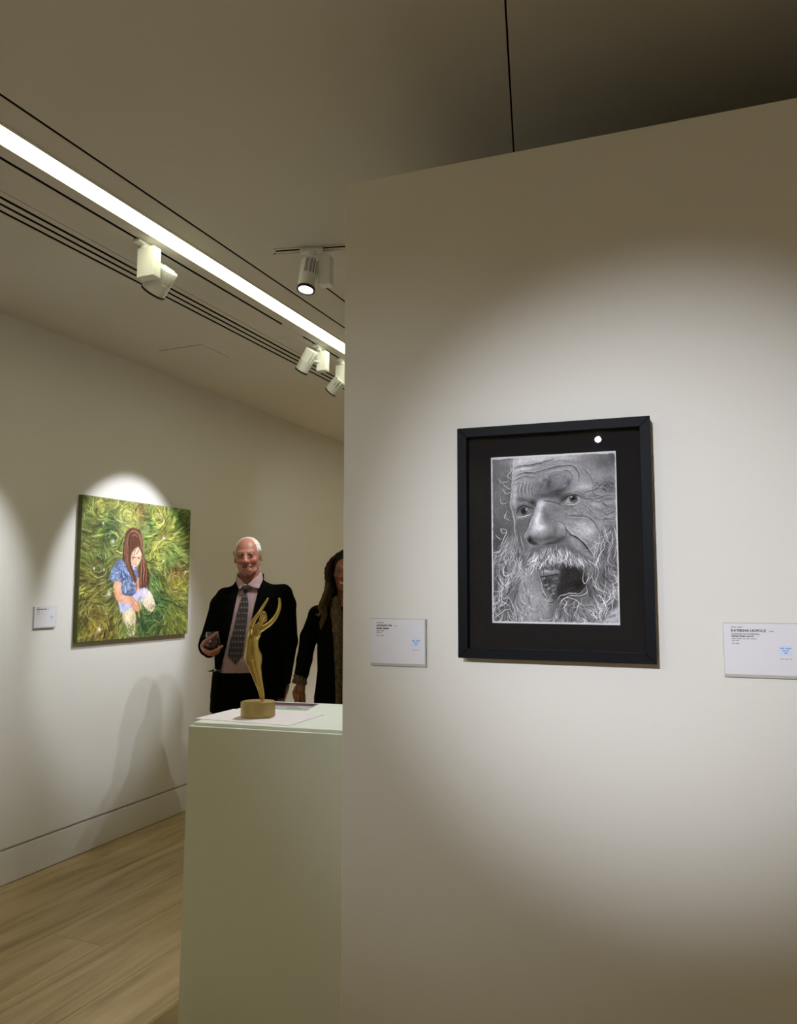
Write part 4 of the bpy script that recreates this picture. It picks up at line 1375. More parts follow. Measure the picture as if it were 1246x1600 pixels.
# ------------------------------------------------------------------ gold statuette
def build_statuette():
    t = empty('gold_statuette', (-1.556, 2.361, 1.0019))
    rz = math.atan2(1.556, 2.361)
    t.rotation_euler = (0, 0, rz)
    set_props(t, 'slender gold statuette of a figure with raised arms, standing on the plinth', 'statuette')
    MB().lathe([(.0585, 0), (.0605, .002), (.0605, .049), (.0590, .051), (.002, .0512)], 72).build('round_base', M['gold_base'], t, smooth=True)
    s_ = .000308
    Z0 = .050

    def q(px, py, y=0.0):
        return ((px - 250) * s_, y, Z0 + (1292 - py) * s_)
    F = Field((-.07, -.05, .030), (.09, .05, .435), .0014)
    # (y, left, right) of the outline, depth factor, depth shift
    rows = [(1310, 272, 322, .9, 0), (1285, 270, 322, .85, 0), (1250, 268, 323, .75, 0), (1200, 255, 321, .72, 0), (1150, 238, 314, .72, 0), (1100, 216, 305, .72, 0), (1050, 195, 297, .72, .001),
            (1000, 175, 290, .72, .002), (950, 152, 285, .74, .003), (900, 132, 281, .76, .004), (850, 115, 279, .78, .005), (800, 97, 278, .80, .005), (760, 90, 272, .78, .004), (720, 92, 262, .74, .002), (680, 98, 250, .70, 0),
            (650, 103, 242, .68, -.001), (600, 106, 243, .66, -.002), (550, 114, 256, .66, -.003), (510, 124, 268, .66, -.004), (470, 134, 275, .60, -.004), (440, 150, 262, .55, -.004), (420, 185, 255, .5, -.003)]
    lr = []
    for y, a, b, df, sh in rows:
        rx = (b - a) / 2 * s_
        lr.append((Z0 + (1292 - y) * s_, ((a + b) / 2 - 250) * s_, sh, rx, max(rx * df, .005)))
    F.loft(lr, k=.006, pw=2.0)
    F.ell(q(175, 520, -.013), (.0105, .008, .0105), k=.009)          # chest
    F.ell(q(232, 525, -.012), (.0095, .008, .0105), k=.009)
    F.ell(q(150, 800, .006), (.016, .013, .022), k=.012)             # hips
    F.ell(q(235, 800, .006), (.014, .013, .022), k=.012)
    F.cap(q(190, 830, -.016), q(300, 1240, -.007), .0024, .0015, k=.006, op='sub')   # line between the legs
    F.cap(q(238, 430), q(272, 385), .0105, .0095, k=.006)            # neck
    F.ell(q(292, 318), (.0118, .014, .0190), k=.003, R=rot_m(0, 0, 8))   # head
    F.cap(q(272, 380, -.004), q(268, 340, -.010), .006, .005, k=.006)  # jaw
    F.cap(q(262, 330, -.014), q(250, 345, -.015), .0025, .0018, k=.003)
    F.ell(q(310, 340, .008), (.009, .010, .014), k=.006)
    # arms
    def limb(P_, R_):
        P4 = spline([list(p) + [r_] for p, r_ in zip(P_, R_)], 5)
        F.chain([tuple(p[:3]) for p in P4], list(P4[:, 3]), k=.004)
    limb([q(152, 452, -.002), q(172, 395, -.008), q(215, 320, -.013), q(262, 245, -.011), q(305, 175, -.006), q(345, 108, 0)], [.0100, .0076, .0060, .0046, .0036, .0026])
    limb([q(240, 478, -.002), q(300, 445, -.003), q(360, 405, -.003), q(415, 350, -.002), q(455, 285, 0), q(478, 215, .002), q(483, 155, .003), q(474, 106, .004)], [.0110, .0090, .0080, .0068, .0055, .0046, .0036, .0026])
    F.ell(q(298, 1296, -.004), (.011, .014, .004), k=.004)
    F.obj('figure', M['gold'], t)
    return t


build_statuette()


# ------------------------------------------------------------------ people
class HeadFrame:
    def __init__(s, c, scale=1.0, yaw=0, pitch=0, roll=0):
        s.c, s.s = np.array(c, float), scale
        s.R = rot_m(yaw, pitch, roll)

    def p(s, x, y, z):
        return s.c + s.R @ (np.array((x, y, z)) * s.s)

    def ell(s, F, c, r, k=.008, op='add', R=None):
        Rl = s.R if R is None else s.R @ R
        F.ell(s.p(*c), np.array(r) * s.s, k, op, Rl)

    def cap(s, F, a, b, ra, rb=None, k=.008, op='add'):
        F.cap(s.p(*a), s.p(*b), ra * s.s, (ra if rb is None else rb) * s.s, k, op)

    def local(s, V):
        return (V - s.c) @ s.R / s.s


def sculpt_head(F, H, smile=1.0, fem=False):
    """origin between the ears; face looks to -y; crown at z .116, chin at -.116"""
    H.ell(F, (0, .014, .030), (.076, .093, .086), .01)
    H.ell(F, (0, -.020, -.020), (.064, .068, .082), .016)
    jw = .040 if fem else .047
    for s_ in (-1, 1):
        H.cap(F, (s_ * .053, .002, -.045), (s_ * jw * .74, -.040, -.088), .015, .013, .020)
        H.cap(F, (s_ * jw * .74, -.040, -.088), (0, -.062, -.098), .014, .015, .016)
        H.ell(F, (s_ * .040, -.064, -.026), (.018, .014, .016), .016)
        H.ell(F, (s_ * .031, -.093, .008), (.020, .015, .0110), .010, 'sub')
        H.ell(F, (s_ * .031, -.0755, .004), (.0135, .0125, .0120), .003)
        H.cap(F, (s_ * .018, -.0865, .0125), (s_ * .044, -.0790, .0105), .0030, .0030, .007)      # upper lid
        H.cap(F, (s_ * .018, -.0855, -.0045), (s_ * .043, -.0790, -.0035), .0024, .0022, .007)     # lower lid
        H.cap(F, (s_ * .012, -.0865, .0245), (s_ * .044, -.0730, .0255), .0052, .0040, .016)      # brow
        H.cap(F, (s_ * .019, -.090, -.030), (s_ * .034, -.080, -.062), .0022, .0022, .007, 'sub')  # smile line
        H.ell(F, (s_ * .0125, -.0985, -.0335), (.0115, .0105, .0085), .006)
        H.ell(F, (s_ * .0065, -.1060, -.0420), (.0035, .005, .0032), .003, 'sub')
        # ear
        H.ell(F, (s_ * .0780, .012, -.004), (.007, .017, .030), .005, R=rot_m(s_ * 18, 0, s_ * 6))
        H.ell(F, (s_ * .0850, .006, .002), (.005, .010, .018), .004, 'sub')
        H.ell(F, (s_ * .0790, .003, -.027), (.006, .008, .009), .004)
    H.ell(F, (0, -.066, -.100), (.022, .016, .015), .012)
    H.cap(F, (0, -.0845, .016), (0, -.1050, -.028), .0100, .0130, .012)                            # nose
    H.ell(F, (0, -.1080, -.0330), (.0145, .0115, .0110), .006)
    H.ell(F, (0, -.077, -.083), (.028, .014, .012), .012)
    w = .026
    lr_ = .75 if not fem else 1.0
    for s_ in (-1, 1):
        H.cap(F, (s_ * w, -.0800, -.0560), (s_ * .006, -.0915, -.0590), .0030 * lr_, .0046 * lr_, .006)
        H.cap(F, (s_ * w * .9, -.0800, -.0640), (s_ * .009, -.0900, -.0715), .0032 * lr_, .0052 * lr_, .008)
        if fem:
            H.cap(F, (s_ * w * 1.1, -.0850, -.0585), (0, -.0985, -.0655), .0012, .0050, .003, 'sub')
    H.cap(F, (-.006, -.0915, -.0590), (.006, -.0915, -.0590), .0046 * lr_, .0046 * lr_, .005)
    H.cap(F, (-.009, -.0900, -.0715), (.009, -.0900, -.0715), .0052 * lr_, .0052 * lr_, .006)


def paint_face(H, skin, lips, brow, fem=False):
    skin, lips, brow = np.array(skin), np.array(lips), np.array(brow)

    def fn(V):
        L = H.local(V)
        C = np.tile(skin, (len(V), 1))
        x, y, z = np.abs(L[:, 0]), L[:, 1], L[:, 2]
        front = y < -.045

        def mixc(mask, c, a=1.0):
            m = np.clip(mask, 0, 1)[:, None] * a
            C[:] = C * (1 - m) + np.array(c) * m

        def g_(cx, cz, rx, rz):
            return np.exp(-(((x - cx) / rx) ** 2 + ((z - cz) / rz) ** 2)) * front
        mixc(g_(.042, -.030, .022, .018), skin * np.array((1.12, .80, .76)), .7)
        mixc(g_(0, -.032, .014, .012), skin * np.array((1.12, .78, .74)), .6)
        mixc(g_(.031, .010, .022, .013), skin * .42, .85)  # eye socket shade painted into the skin colour
        mixc(g_(.032, .0265, .018, .0045), brow, .85)
        lz = -.0660 + .20 * x
        mixc(((np.abs(z - lz) < .0115 - .22 * x) & (x < .028) & front & (y < -.070)).astype(float), lips, .85 if fem else .45)
        gap = .0042 if fem else .0024
        mo = (np.abs(z + .0655 - .24 * x) < gap + .001 - .05 * x) & (x < .024) & front & (y < -.065)
        mixc(mo.astype(float), (.62, .58, .52) if fem else (.06, .015, .015), .95)
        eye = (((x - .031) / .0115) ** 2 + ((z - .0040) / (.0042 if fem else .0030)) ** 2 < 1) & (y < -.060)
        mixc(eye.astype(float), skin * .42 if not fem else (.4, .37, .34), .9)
        ir = (((x - .030) / .0048) ** 2 + ((z - .0042) / .0048) ** 2 < 1) & (y < -.060) & eye
        mixc(ir.astype(float), (.03, .025, .025), 1)
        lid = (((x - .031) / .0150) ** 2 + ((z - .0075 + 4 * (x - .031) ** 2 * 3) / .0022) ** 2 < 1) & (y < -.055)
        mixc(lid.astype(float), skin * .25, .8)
        return C
    return fn


def fingers(F, k=.004, data=()):
    for pts, r0 in data:
        n = len(pts)
        F.chain(pts, [r0 * (1 - .28 * i / (n - 1)) for i in range(n)], k)


# ---- the man
DM = 4.45


def mp(px, py, y=0.0):
    f = 1 + y / DM
    t = 920 - py
    return ((px - 395) * .0037 * f, y, 1.452 + t * (.003675 + 3.9e-7 * t) * f)


def mp2(px, py, y=-.13):
    p = mp(px, py, y)
    return (p[0], p[2])


def build_man():
    t = empty('person', (-2.539, 3.777, 0), math.radians(33.91))
    set_props(t, 'older white-haired man in a black suit, pink shirt and patterned tie holding a wine glass', 'person')
    H = HeadFrame((-.030, -.035, 1.638), .965, yaw=-9, pitch=2, roll=-4)
    F = Field((-.33, -.46, 0), (.33, .16, 1.77), .0030)
    sculpt_head(F, H)
    # neck, trunk, legs
    F.cap((-.026, .008, 1.60), (-.022, .018, 1.46), .056, .062, .03)
    F.loft([(.90, -.03, .02, .165, .115), (1.05, -.02, .0, .175, .13), (1.2, -.01, 0, .165, .12), (1.35, .0, .01, .175, .105), (1.44, .0, .01, .15, .07), (1.49, -.01, .015, .07, .05)], k=.03)
    for s_, xh in ((-1, -.115), (1, .055)):
        F.chain([(xh, .02, .92), (xh - .005 * s_, .01, .50), (xh, .03, .10)], [.085, .055, .034], .03)
        F.cap((xh, .03, .075), (xh + .012 * s_, -.11, .040), .030, .022, .02)
    # right arm of the man (left in view), forearm raised forward, hand round the glass bowl
    sh, el, wr = (-.165, .01, 1.40), mp(330, 1001, .02), mp(329, 1010, -.235)
    F.chain([sh, el, wr], [.040, .040, .027], .02)
    pc = mp(326.5, 1008, -.315)
    F.ell(pc, (.024, .042, .036), .012, R=rot_m(-20, 10, 15))
    F.cap(wr, pc, .026, .026, .015)
    yb = -.36
    fingers(F, .004, [
        ([mp(322, 1007, yb - .00), mp(326, 1001.5, yb - .028), mp(333, 996, yb - .046), mp(340.5, 989.5, yb - .050)], .0108),     # thumb
        ([mp(321, 1012, yb + .015), mp(325.5, 1017, yb - .025), mp(333, 1019, yb - .044), mp(342, 1016, yb - .046), mp(350, 1010, yb - .034)], .0098),
        ([mp(322, 1015, yb + .020), mp(327, 1020, yb - .010), mp(334, 1022, yb - .025), mp(341, 1020, yb - .024), mp(346, 1016, yb - .016)], .0095),
        ([mp(323, 1016, yb + .030), mp(330, 1022, yb + .014), mp(338, 1023, yb + .008), mp(344, 1020, yb + .006)], .0090),
        ([mp(324, 1016, yb + .044), mp(331, 1021, yb + .036), mp(338, 1021, yb + .032)], .0082)])
    # left arm, hand in the trouser pocket with the thumb out
    F.chain([(.175, .01, 1.41), mp(452, 1003, .04), mp(444, 1076, 0)], [.040, .040, .027], .02)
    F.cap(mp(447, 1076, 0), mp(438, 1100, -.02), .026, .032, .015)
    fingers(F, .004, [([mp(444, 1078, -.03), mp(439, 1083, -.05), mp(436, 1092, -.055)], .0105),
                      ([mp(438, 1100, -.03), mp(434, 1112, -.035), mp(433, 1124, -.03)], .0095), ([mp(441, 1100, -.02), mp(438, 1113, -.022), mp(437, 1126, -.02)], .0095),
                      ([mp(444, 1100, -.005), mp(442, 1113, -.008), mp(441, 1124, -.008)], .0092), ([mp(446, 1099, .01), mp(445, 1110, .01), mp(444, 1118, .01)], .0085)])
    F.obj('body', M['skin_m'], t, paint_face(H, (.40, .165, .11), (.26, .075, .065), (.24, .13, .09)))
    # hair: thin and white, receding
    Fh = Field((-.16, -.16, 1.50), (.10, .12, 1.78), .0026)
    H.ell(Fh, (0, .018, .030), (.0795, .093, .0880), .004)
    H.cap(Fh, (-.070, -.012, .030), (-.068, .000, -.020), .016, .010, .012)
    H.cap(Fh, (.070, -.012, .030), (.068, .000, -.020), .016, .010, .012)
    H.ell(Fh, (.004, -.118, .034), (.070, .112, .096), .008, 'sub')
    H.ell(Fh, (0, -.03, -.10), (.12, .12, .085), .010, 'sub')
    for s_ in (-1, 1):
        H.ell(Fh, (s_ * .088, .010, -.012), (.020, .022, .034), .006, 'sub')
    Fh.v += (.0009 * np.sin(Fh.ax[0][:, None, None] * 610 + 40 * Fh.ax[1][None, :, None]) * np.cos(Fh.ax[2][None, None, :] * 150 + Fh.ax[1][None, :, None] * 90)).astype(np.float32)

    def hp(V):
        L = H.local(V)
        m = np.clip((np.abs(L[:, 0]) - .045) / .03, 0, 1) * np.clip((.07 - L[:, 2]) / .05, 0, 1)
        c_ = np.array((.74, .68, .62)) * (1 - m[:, None]) + np.array((.33, .28, .22)) * m[:, None]
        thin = (np.clip((.030 - L[:, 1]) / .05, 0, 1) * np.clip((L[:, 2] - .06) / .04, 0, 1) * (.45 + .4 * np.sin(L[:, 0] * 700 + L[:, 1] * 90) ** 2))[:, None]
        return c_ * (1 - thin) + np.array((.50, .30, .23)) * thin
    Fh.obj('hair', M['hair_m'], t, hp)

    # clothing cross-sections
    shirt = [(.955, -.03, .01, .178, .130), (1.05, -.022, .0, .186, .142), (1.2, -.010, 0, .176, .130), (1.33, .0, .008, .180, .112), (1.43, .0, .012, .150, .080), (1.475, -.015, .012, .085, .068), (1.50, -.022, .008, .072, .066)]
    Fs = Field((-.26, -.22, .94), (.26, .18, 1.60), .0038)
    Fs.loft(shirt, k=.01)
    nk = [(1.455, -.022, .012, .078, .074), (1.50, -.024, .008, .072, .070), (1.545, -.024, .008, .068, .066)]
    Fs.loft(nk, k=.01)
    # cut the neck opening: higher at the back and sides, lower at the front
    Fs.put(lambda X_, Y_, Z_: -(1.505 + (Y_ + .06) * .35 - Z_) if False else (1.500 + np.clip(Y_ + .05, -.05, .1) * .45 + np.abs(X_ + .026) * .30 - Z_), (0, 0, 1.56), (.26, .2, .08), .002, 'sub')
    Fs.cap((-.026, -.012, 1.50), (-.026, -.012, 1.62), .059, .059, .002, 'sub')
    body_shirt = Fs.obj('shirt', M['shirt'], t, lambda V: np.array((.43, .28, .285)) * (1 - .16 * (np.sin(V[:, 0:1] * 900) > .3)))

    def front(poly, rows, off, name, m, parent, paint=None, k=.003, zr=None, inner=-.004, res=.0026):
        q = np.array(poly)
        lo = (q[:, 0].min() - .01, -.24, q[:, 1].min() - .01)
        hi = (q[:, 0].max() + .01, .02, q[:, 1].max() + .01)
        Fx = Field(lo, hi, res)
        sd = poly2d(poly)
        Fx.loft(rows, k=.003, off=off, clip=lambda X_, Y_, Z_: np.maximum(sd(X_, Z_), Y_ + .01))
        Fx.loft(rows, k=.002, off=inner, op='sub')
        return Fx.obj(name, m, parent, paint)
    # collar leaves
    both = [(r_[0], r_[1], r_[2], r_[3], r_[4]) for r_ in shirt if r_[0] < 1.44] + [(1.45, -.012, .008, .135, .085), (1.48, -.022, .006, .088, .080), (1.52, -.025, .004, .080, .074), (1.56, -.026, .004, .076, .070)]
    cm = lambda V: np.tile(np.array((.47, .32, .325)), (len(V), 1))
    front([mp2(373.0, 902, -.08), mp2(385.5, 913.5, -.09), mp2(381, 917, -.1), mp2(374, 921.5, -.1), mp2(370, 912, -.09)], both, .008, 'collar', M['shirt'], t, cm)
    front([mp2(386.5, 914, -.09), mp2(409, 893.5, -.06), mp2(411, 905, -.08), mp2(404.5, 919.8, -.1), mp2(396, 918.5, -.1)], both, .008, 'collar', M['shirt'], t, cm)
    # tie
    def tp(V):
        C = np.tile(np.array((.024, .017, .018)), (len(V), 1))
        z = V[:, 2]
        xs = V[:, 0] + .10 * (1.45 - z) * .0
        row_ = (z % .0315) / .0315
        st_ = np.abs(row_ - .18) < .07
        C[st_] = (.050, .032, .034)
        st2 = (np.abs(row_ - .42) < .04)
        C[st2] = (.042, .030, .031)
        note = (np.abs(row_ - .74) < .13) & ((((xs + .003 * np.floor(z / .0315)) % .0155) / .0155) < .42) & (z < 1.42)
        C[note] = (.20, .17, .16)
        tail = (np.abs(row_ - .90) < .05) & ((((xs + .003 * np.floor(z / .0315)) % .0155) / .0155) < .62) & (z < 1.42)
        C[tail] = (.13, .11, .11)
        return C
    tie = [mp2(383, 927, -.12), mp2(379.5, 930, -.12), mp2(375, 945, -.13), mp2(371, 962, -.13), mp2(366.5, 985, -.14), mp2(362, 1003, -.15), mp2(358.5, 1025, -.15), mp2(370.5, 1039, -.15), mp2(381.8, 1025, -.15),
           mp2(384, 1000, -.15), mp2(387, 975, -.14), mp2(388.5, 955, -.13), mp2(389, 944, -.13), mp2(387, 930, -.12)]
    Tm = front(tie, shirt[:4] + [(1.42, .0, .008, .158, .094), (1.47, -.015, .008, .10, .082)], .007, 'tie', M['tie'], t, tp)
    front([mp2(379.0, 915, -.10), mp2(391.5, 914.5, -.10), mp2(388, 922, -.1), mp2(386, 928.5, -.12), mp2(382, 928.5, -.12), mp2(380, 920, -.1)],
          both, .017, 'tie_knot', M['tie'], Tm, tp)
    # jacket
    jk = [(.825, -.010, .01, .218, .150), (.95, -.005, .01, .214, .158), (1.08, .0, .0, .206, .158), (1.2, .002, .002, .198, .148), (1.33, .006, .01, .192, .130), (1.40, .007, .012, .175, .112), (1.445, .008, .014, .140, .092),
          (1.475, -.004, .016, .105, .080), (1.505, -.018, .022, .078, .070)]
    Fj = Field((-.40, -.34, .80), (.36, .24, 1.60), .0042)
    Fj.loft(jk, k=.02, pw=2.5)
    Fj.cap((-.148, .012, 1.412), (.175, .012, 1.434), .046, .046, .03)
    # collar rising behind the neck
    Fj.cap((-.055, .045, 1.50), (.010, .052, 1.512), .030, .030, .02)
    Fj.cap(mp(409, 905, -.02), mp(409.5, 898, .0), .012, .010, .015)
    Fj.cap(mp(374, 912, -.02), mp(374, 906, .0), .011, .010, .015)
    Fj.chain([(-.158, .012, 1.405), mp(345, 945, .015), mp(330, 1002, .02)], [.050, .052, .051], .015)
    Fj.chain([mp(330, 1002, .02), mp(329, 1009, -.235)], [.051, .054], .015)
    Fj.cap(mp(330, 1010, -.20), mp(330.8, 1018, -.30), .040, .034, .02)
    Fj.chain([(.182, .012, 1.418), mp(448.5, 945, .02), mp(452, 1003, .03), mp(444, 1070, .0)], [.050, .052, .052, .042], .015)
    Fj.cap(mp(326, 1009, -.225), mp(325, 1010, -.40), .042, .048, .004, 'sub')     # sleeve mouth
    Fj.cap(mp(448, 1083, -.01), mp(444, 1110, -.02), .050, .06, .004, 'sub')
    V_ = [mp2(378, 890, -.08), mp2(373.6, 906, -.09), mp2(372.8, 922, -.12), mp2(368, 947, -.14), mp2(363.4, 973, -.15), mp2(356.2, 1011, -.16), mp2(349.5, 1041, -.16), mp2(345, 1060, -.16), mp2(342, 1110, -.16), mp2(405, 1110, -.16),
          mp2(400, 1055, -.16), mp2(392, 1010, -.16), mp2(391, 985, -.15), mp2(397.5, 951, -.14), mp2(404, 921, -.11), mp2(409, 902, -.08), mp2(411, 885, -.06)]
    sdV = poly2d(V_)
    Fj.put(lambda X_, Y_, Z_: np.maximum(sdV(X_, Z_), Y_ + .0), (0, -.15, 1.2), (.30, .2, .45), .003, 'sub')
    Fj.cap((-.026, -.012, 1.46), (-.026, -.005, 1.62), .068, .068, .004, 'sub')
    # curved-away hem and inside
    Fj.loft([(.79, -.01, .01, .185, .122), (1.0, -.008, .01, .182, .128), (1.02, -.008, .01, .02, .02)], k=.004, op='sub')
    Fj.put(lambda X_, Y_, Z_: Z_ - (.835 + .0 * X_), (0, 0, .8), (.4, .3, .04), .002, 'sub')
    jo = Fj.obj('jacket', M['suit'], t)
    lap = lambda pts, nm: front(pts, jk, .006, nm, M['suit'], jo, None, inner=-.006, res=.003)
    lap([mp2(373.6, 906, -.1), mp2(372.4, 922, -.12), mp2(367.6, 947, -.14), mp2(363, 973, -.15), mp2(356, 1009, -.16), mp2(350, 990, -.15), mp2(352, 950, -.14), mp2(358, 945, -.14), mp2(354, 938, -.13), mp2(364, 915, -.11)], 'lapel')
    lap([mp2(409, 902, -.08), mp2(404.6, 921, -.11), mp2(398, 951, -.14), mp2(391.6, 985, -.15), mp2(392.5, 1009, -.16), mp2(402, 985, -.15), mp2(417, 950, -.14), mp2(412, 942, -.13), mp2(419, 936, -.13), mp2(415, 912, -.1)], 'lapel')
    # trousers
    Ft = Field((-.30, -.22, .05), (.24, .24, 1.0), .0055)
    Ft.loft([(.76, -.035, .02, .192, .135), (.86, -.033, .015, .190, .142), (.985, -.028, .005, .176, .138)], k=.02, pw=2.6)
    for xh in (-.118, .052):
        Ft.chain([(xh, .02, .80), (xh, .02, .48), (xh, .045, .09)], [.098, .080, .068], .02)
    Ft.put(lambda X_, Y_, Z_: Z_ - .065, (0, 0, .06), (.3, .3, .03), .002, 'sub')
    Ft.obj('trousers', M['trouser'], t)
    for xh, s_ in ((-.118, -1), (.052, 1)):
        Fo = Field((xh - .09, -.30, 0), (xh + .09, .14, .12), .005)
        Fo.ell((xh, .040, .046), (.046, .058, .052), .02)
        Fo.ell((xh + s_ * .012, -.09, .036), (.052, .135, .042), .03)
        Fo.put(lambda X_, Y_, Z_: Z_ - .004, (xh, 0, 0), (.1, .3, .02), .002, 'sub')
        Fo.obj('shoe', M['leather'], t)
    # pale shirt cuff at the raised wrist
    MB().lathe([(.031, -.014), (.033, -.012), (.033, .012), (.031, .014)], 28, T=axis_T(mp(327.0, 1009.5, -.262), Vector(pc) - Vector(wr)), caps=False).build('shirt_cuff', mat('cuff_pale', (.55, .42, .42), .8), t, smooth=True)
    return t


man = build_man()
MM = Matrix.Translation((-2.539, 3.777, 0)) @ Matrix.Rotation(math.radians(33.91), 4, 'Z')


# ---- wine glass in the man's hand
def build_glass():
    yb = -.365
    base = Vector(mp(338.6, 1048.3, yb))
    top = Vector(mp(334.6, 987.0, yb))
    H_ = (top - base).length
    gl = empty('wine_glass')
    gl.matrix_world = MM @ axis_T(base, top - base)
    set_props(gl, 'stemmed wine glass half filled with dark red wine in the hand of the man', 'wine glass')
    k = H_ / .208
    outer = [(.001, .0), (.034, .0), (.035, .0012), (.020, .0030), (.006, .0075), (.0036, .014), (.0032, .060), (.0036, .098), (.009, .106), (.022, .113), (.033, .125), (.0385, .143), (.0375, .165), (.0335, .190), (.0315, .208)]
    inner = [(.0305, .208), (.0325, .190), (.0365, .165), (.0375, .143), (.032, .126), (.0215, .1145), (.009, .1085), (.001, .1075)]
    MB().lathe([(r_, z_ * k) for r_, z_ in outer + inner], 48, caps=False).build('bowl_and_stem', M['glass'], gl, smooth=True)
    w_ = [(.001, .108), (.0088, .109), (.0212, .1150), (.0316, .1264), (.0370, .143), (.0365, .1555), (.001, .1555)]
    MB().lathe([(r_ * .985, z_ * k) for r_, z_ in w_], 48, caps=False).build('wine', M['wine'], gl, smooth=True)


build_glass()

# ---- the woman
DW = 4.30


def wp(px, py, y=0.0):
    f = 1 + y / DW
    t_ = 920 - py
    return ((px - 541) * .00358 * f, y, 1.451 + t_ * (.003556 + 2.2e-7 * t_) * f)


def build_woman():
    t = empty('person', (-1.973, 3.856, 0), math.radians(27.10))
    set_props(t, 'smiling woman with long wavy hair in a black coat, half hidden behind the partition', 'person')
    H = HeadFrame((.002, -.035, 1.550), .945, yaw=-12, pitch=4, roll=3)
    F = Field((-.34, -.22, 0), (.32, .20, 1.72), .0042)
    sculpt_head(F, H, 1.4, fem=True)
    F.cap((.0, .008, 1.50), (.0, .015, 1.36), .047, .052, .03)
    F.loft([(.85, 0, .01, .165, .11), (1.0, 0, .01, .135, .10), (1.15, 0, 0, .125, .095), (1.28, 0, .0, .120, .085), (1.34, 0, .01, .09, .055), (1.39, 0, .015, .055, .045)], k=.02)
    for xh in (-.085, .085):
        F.chain([(xh, .02, .85), (xh, .01, .46), (xh, .03, .10)], [.082, .052, .035], .03)
        F.cap((xh, .03, .07), (xh, -.12, .035), .032, .026, .02)
    for s_ in (-1, 1):
        if s_ < 0:
            sh, el, wr = (-.125, .01, 1.32), wp(484, 1000, .02), wp(474, 1062, -.03)
            hc = wp(471, 1078, -.04)
            tips = [[wp(465, 1073, -.055), wp(461.5, 1081, -.065), wp(462.5, 1090, -.070)], [wp(466, 1084, -.06), wp(464.5, 1094, -.066), wp(465.5, 1103, -.06)], [wp(470, 1086, -.06), wp(469, 1097, -.066), wp(470, 1107, -.058)],
                    [wp(474, 1086, -.05), wp(474, 1097, -.056), wp(474, 1106, -.048)], [wp(477.5, 1084, -.04), wp(478, 1093, -.044), wp(478, 1100, -.038)]]
        else:
            m_ = lambda p: (-p[0], p[1], p[2])
            sh, el, wr, hc = [m_(p) for p in ((-.125, .01, 1.32), wp(484, 1000, .02), wp(474, 1062, -.03), wp(471, 1078, -.04))]
            tips = [[m_(p) for p in q] for q in tips]
        F.chain([sh, el, wr], [.032, .030, .024], .012)
        F.cap(wr, hc, .023, .026, .012)
        F.ell(hc, (.026, .016, .038), .01)
        fingers(F, .003, [(q, .0088) for q in tips])
    F.obj('body', M['skin_w'], t, paint_face(H, (.25, .095, .052), (.30, .06, .05), (.03, .018, .012), fem=True))
    # hair
    Fh = Field((-.26, -.17, 1.20), (.26, .16, 1.72), .0040)
    H.ell(Fh, (0, .022, .034), (.086, .100, .094), .01)
    H.ell(Fh, (.0, -.112, -.026), (.086, .102, .110), .006, 'sub')
    rr = np.random.RandomState(3)
    for s_ in (-1, 1):
        for i in range(17):
            u = i / 16
            y0 = -.052 + .135 * u
            Ln = .40 + .09 * rr.rand()
            ph = rr.rand() * 6.28
            out = .094 + .010 * rr.rand() - .004 * u
            pts, rs = [], []
            for j in range(18):
                v = j / 17
                q_ = min(1.0, v * 4.2)
                x_ = s_ * (.010 + (out - .010) * (1 - (1 - q_) ** 2.2) + .018 * max(0, v - .45)) + .009 * math.sin(ph + v * 19) * min(1, v * 2)
                z_ = .118 - .035 * u * (1 - v) - Ln * v
                yy_ = y0 * (.5 + .5 * q_) - .035 * v + .010 * math.cos(ph + v * 17)
                pts.append(H.p(x_, yy_, z_))
                rs.append(.0125 - .005 * v)
            Fh.chain(pts, rs, .005)
    Fh.ell((0, .070, 1.42), (.105, .035, .19), .03)
    # one curl that swings out over the shoulder
    Fh.chain([wp(513, 915, -.08), wp(508, 930, -.10), wp(503, 942, -.11), wp(500, 950, -.11), wp(503, 956, -.11), wp(499, 961, -.11), wp(495, 960, -.11)], [.014, .013, .012, .010, .009, .007, .005], .006)

    def hp(V):
        g_ = np.clip((1.60 - V[:, 2]) / .20, 0, 1)[:, None] * (.45 + .55 * np.sin(V[:, 0:1] * 260 + V[:, 2:3] * 60) ** 2)
        return np.array((.014, .009, .007)) * (1 - g_) + np.array((.105, .070, .022)) * g_
    Fh.obj('hair', M['hair_w'], t, hp)
    # coat
    Fc = Field((-.34, -.24, .30), (.34, .22, 1.46), .0050)
    Fc.loft([(.32, 0, .02, .205, .17), (.60, 0, .015, .190, .155), (.85, .0, .012, .172, .140), (1.0, .0, .008, .156, .130), (1.12, .0, .004, .158, .130), (1.25, .0, .004, .150, .118), (1.33, 0, .01, .120, .090), (1.385, 0, .015, .085, .072), (1.43, 0, .02, .068, .062)], k=.02)
    for s_ in (-1, 1):
        P_ = [(-.118, .012, 1.325), wp(496.5, 960, .015), wp(483.5, 995, .012), wp(477.5, 1030, -.01), wp(473.5, 1052, -.03)]
        P_ = P_ if s_ < 0 else [(-p[0], p[1], p[2]) for p in P_]
        Fc.chain(P_, [.046, .047, .047, .042, .040], .014)
    Fc.cap((0, -.02, 1.38), (0, -.04, 1.50), .055, .070, .01, 'sub')
    co = Fc.obj('coat', M['coat'], t)

    def fp(V):
        n_ = np.sin(V[:, 0] * 310 + 3 * np.sin(V[:, 2] * 90)) * np.sin(V[:, 2] * 260 + 2 * np.sin(V[:, 0] * 120))
        m = (n_ > .25).astype(float)[:, None]
        return np.array((.105, .070, .028)) * (1 - m) + np.array((.020, .013, .008)) * m
    # fur collar and edge down the front
    Ff = Field((-.12, -.24, .34), (.12, .12, 1.46), .0050)
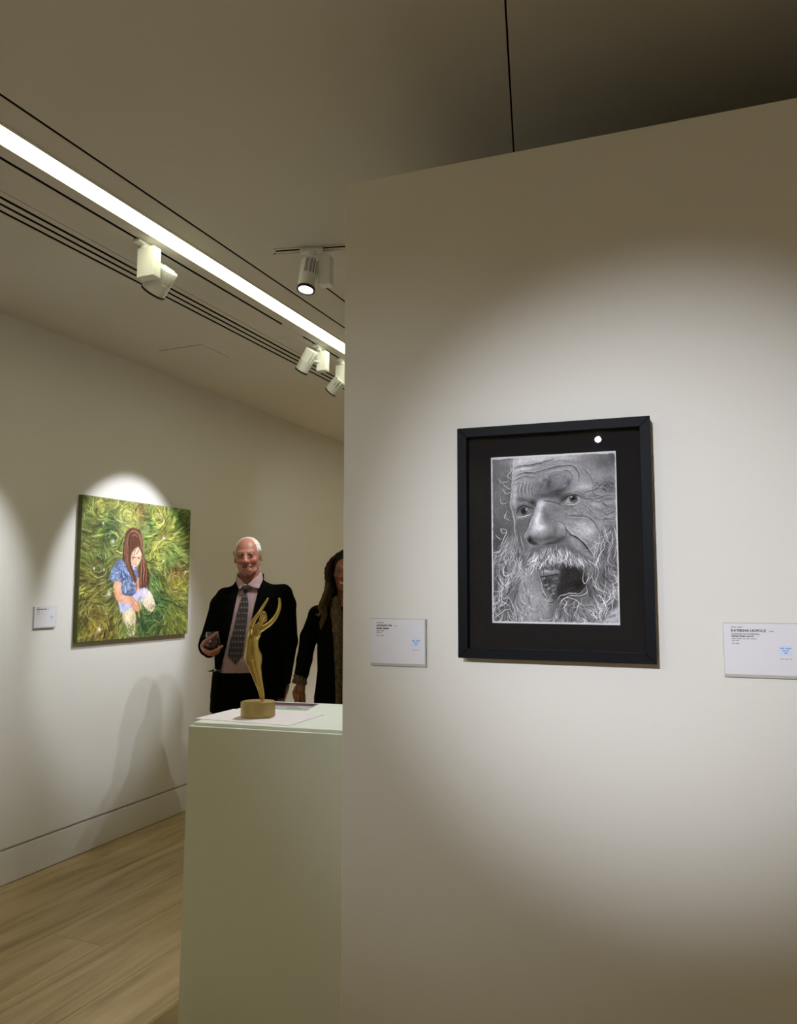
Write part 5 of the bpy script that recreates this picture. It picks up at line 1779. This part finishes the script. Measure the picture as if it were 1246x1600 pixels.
    for s_ in (-1, 1):
        Ff.chain([(s_ * .045, .045, 1.405), (s_ * .060, -.03, 1.375), (s_ * .050, -.085, 1.31), (s_ * .040, -.118, 1.22), (s_ * .038, -.132, 1.08), (s_ * .036, -.140, .95), (s_ * .036, -.150, .80), (s_ * .036, -.165, .40)],
                 [.026, .030, .032, .030, .022, .018, .016, .015], .012)
    Ff.obj('fur_trim', M['fur'], co, fp)
    # ruffled brown cuffs
    for s_ in (-1, 1):
        a, b = wp(473.5, 1045, -.025), wp(470, 1068, -.040)
        if s_ > 0:
            a, b = (-a[0], a[1], a[2]), (-b[0], b[1], b[2])
        vv, ff = [], []
        Tq = axis_T(a, Vector(b) - Vector(a))
        n_ = 64
        Lc = (Vector(b) - Vector(a)).length
        for j in range(7):
            for i in range(n_):
                an = 2 * math.pi * i / n_
                rr_ = .033 + .004 * j / 6 + (.001 + .0035 * j / 6) * math.sin(an * 11 + j * .4) + .0025 * math.sin(j * 2.6)
                vv.append(Tq @ Vector((rr_ * math.cos(an), rr_ * math.sin(an), Lc * j / 6)))
        for j in range(6):
            for i in range(n_):
                k_ = (i + 1) % n_
                ff.append((j * n_ + i, j * n_ + k_, (j + 1) * n_ + k_, (j + 1) * n_ + i))
        mesh_obj('ruffled_cuff', vv, ff, mat('cuff_lace', (.075, .050, .020), .8, noise=(90, .4)), t, smooth=True)
    # dark trousers and shoes
    Ft = Field((-.22, -.2, .04), (.22, .2, .50), .0065)
    for xh in (-.085, .085):
        Ft.chain([(xh, .015, .48), (xh, .03, .08)], [.072, .052], .01)
    Ft.put(lambda X_, Y_, Z_: Z_ - .055, (0, 0, .05), (.3, .3, .03), .002, 'sub')
    Ft.obj('trousers', M['trouser'], t)
    for xh in (-.085, .085):
        Fo = Field((xh - .07, -.24, 0), (xh + .07, .12, .11), .005)
        Fo.ell((xh, .035, .040), (.034, .046, .042), .02)
        Fo.ell((xh, -.09, .028), (.040, .105, .030), .03)
        Fo.put(lambda X_, Y_, Z_: Z_ - .004, (xh, 0, 0), (.1, .3, .02), .002, 'sub')
        Fo.obj('shoe', M['leather'], t)


build_woman()
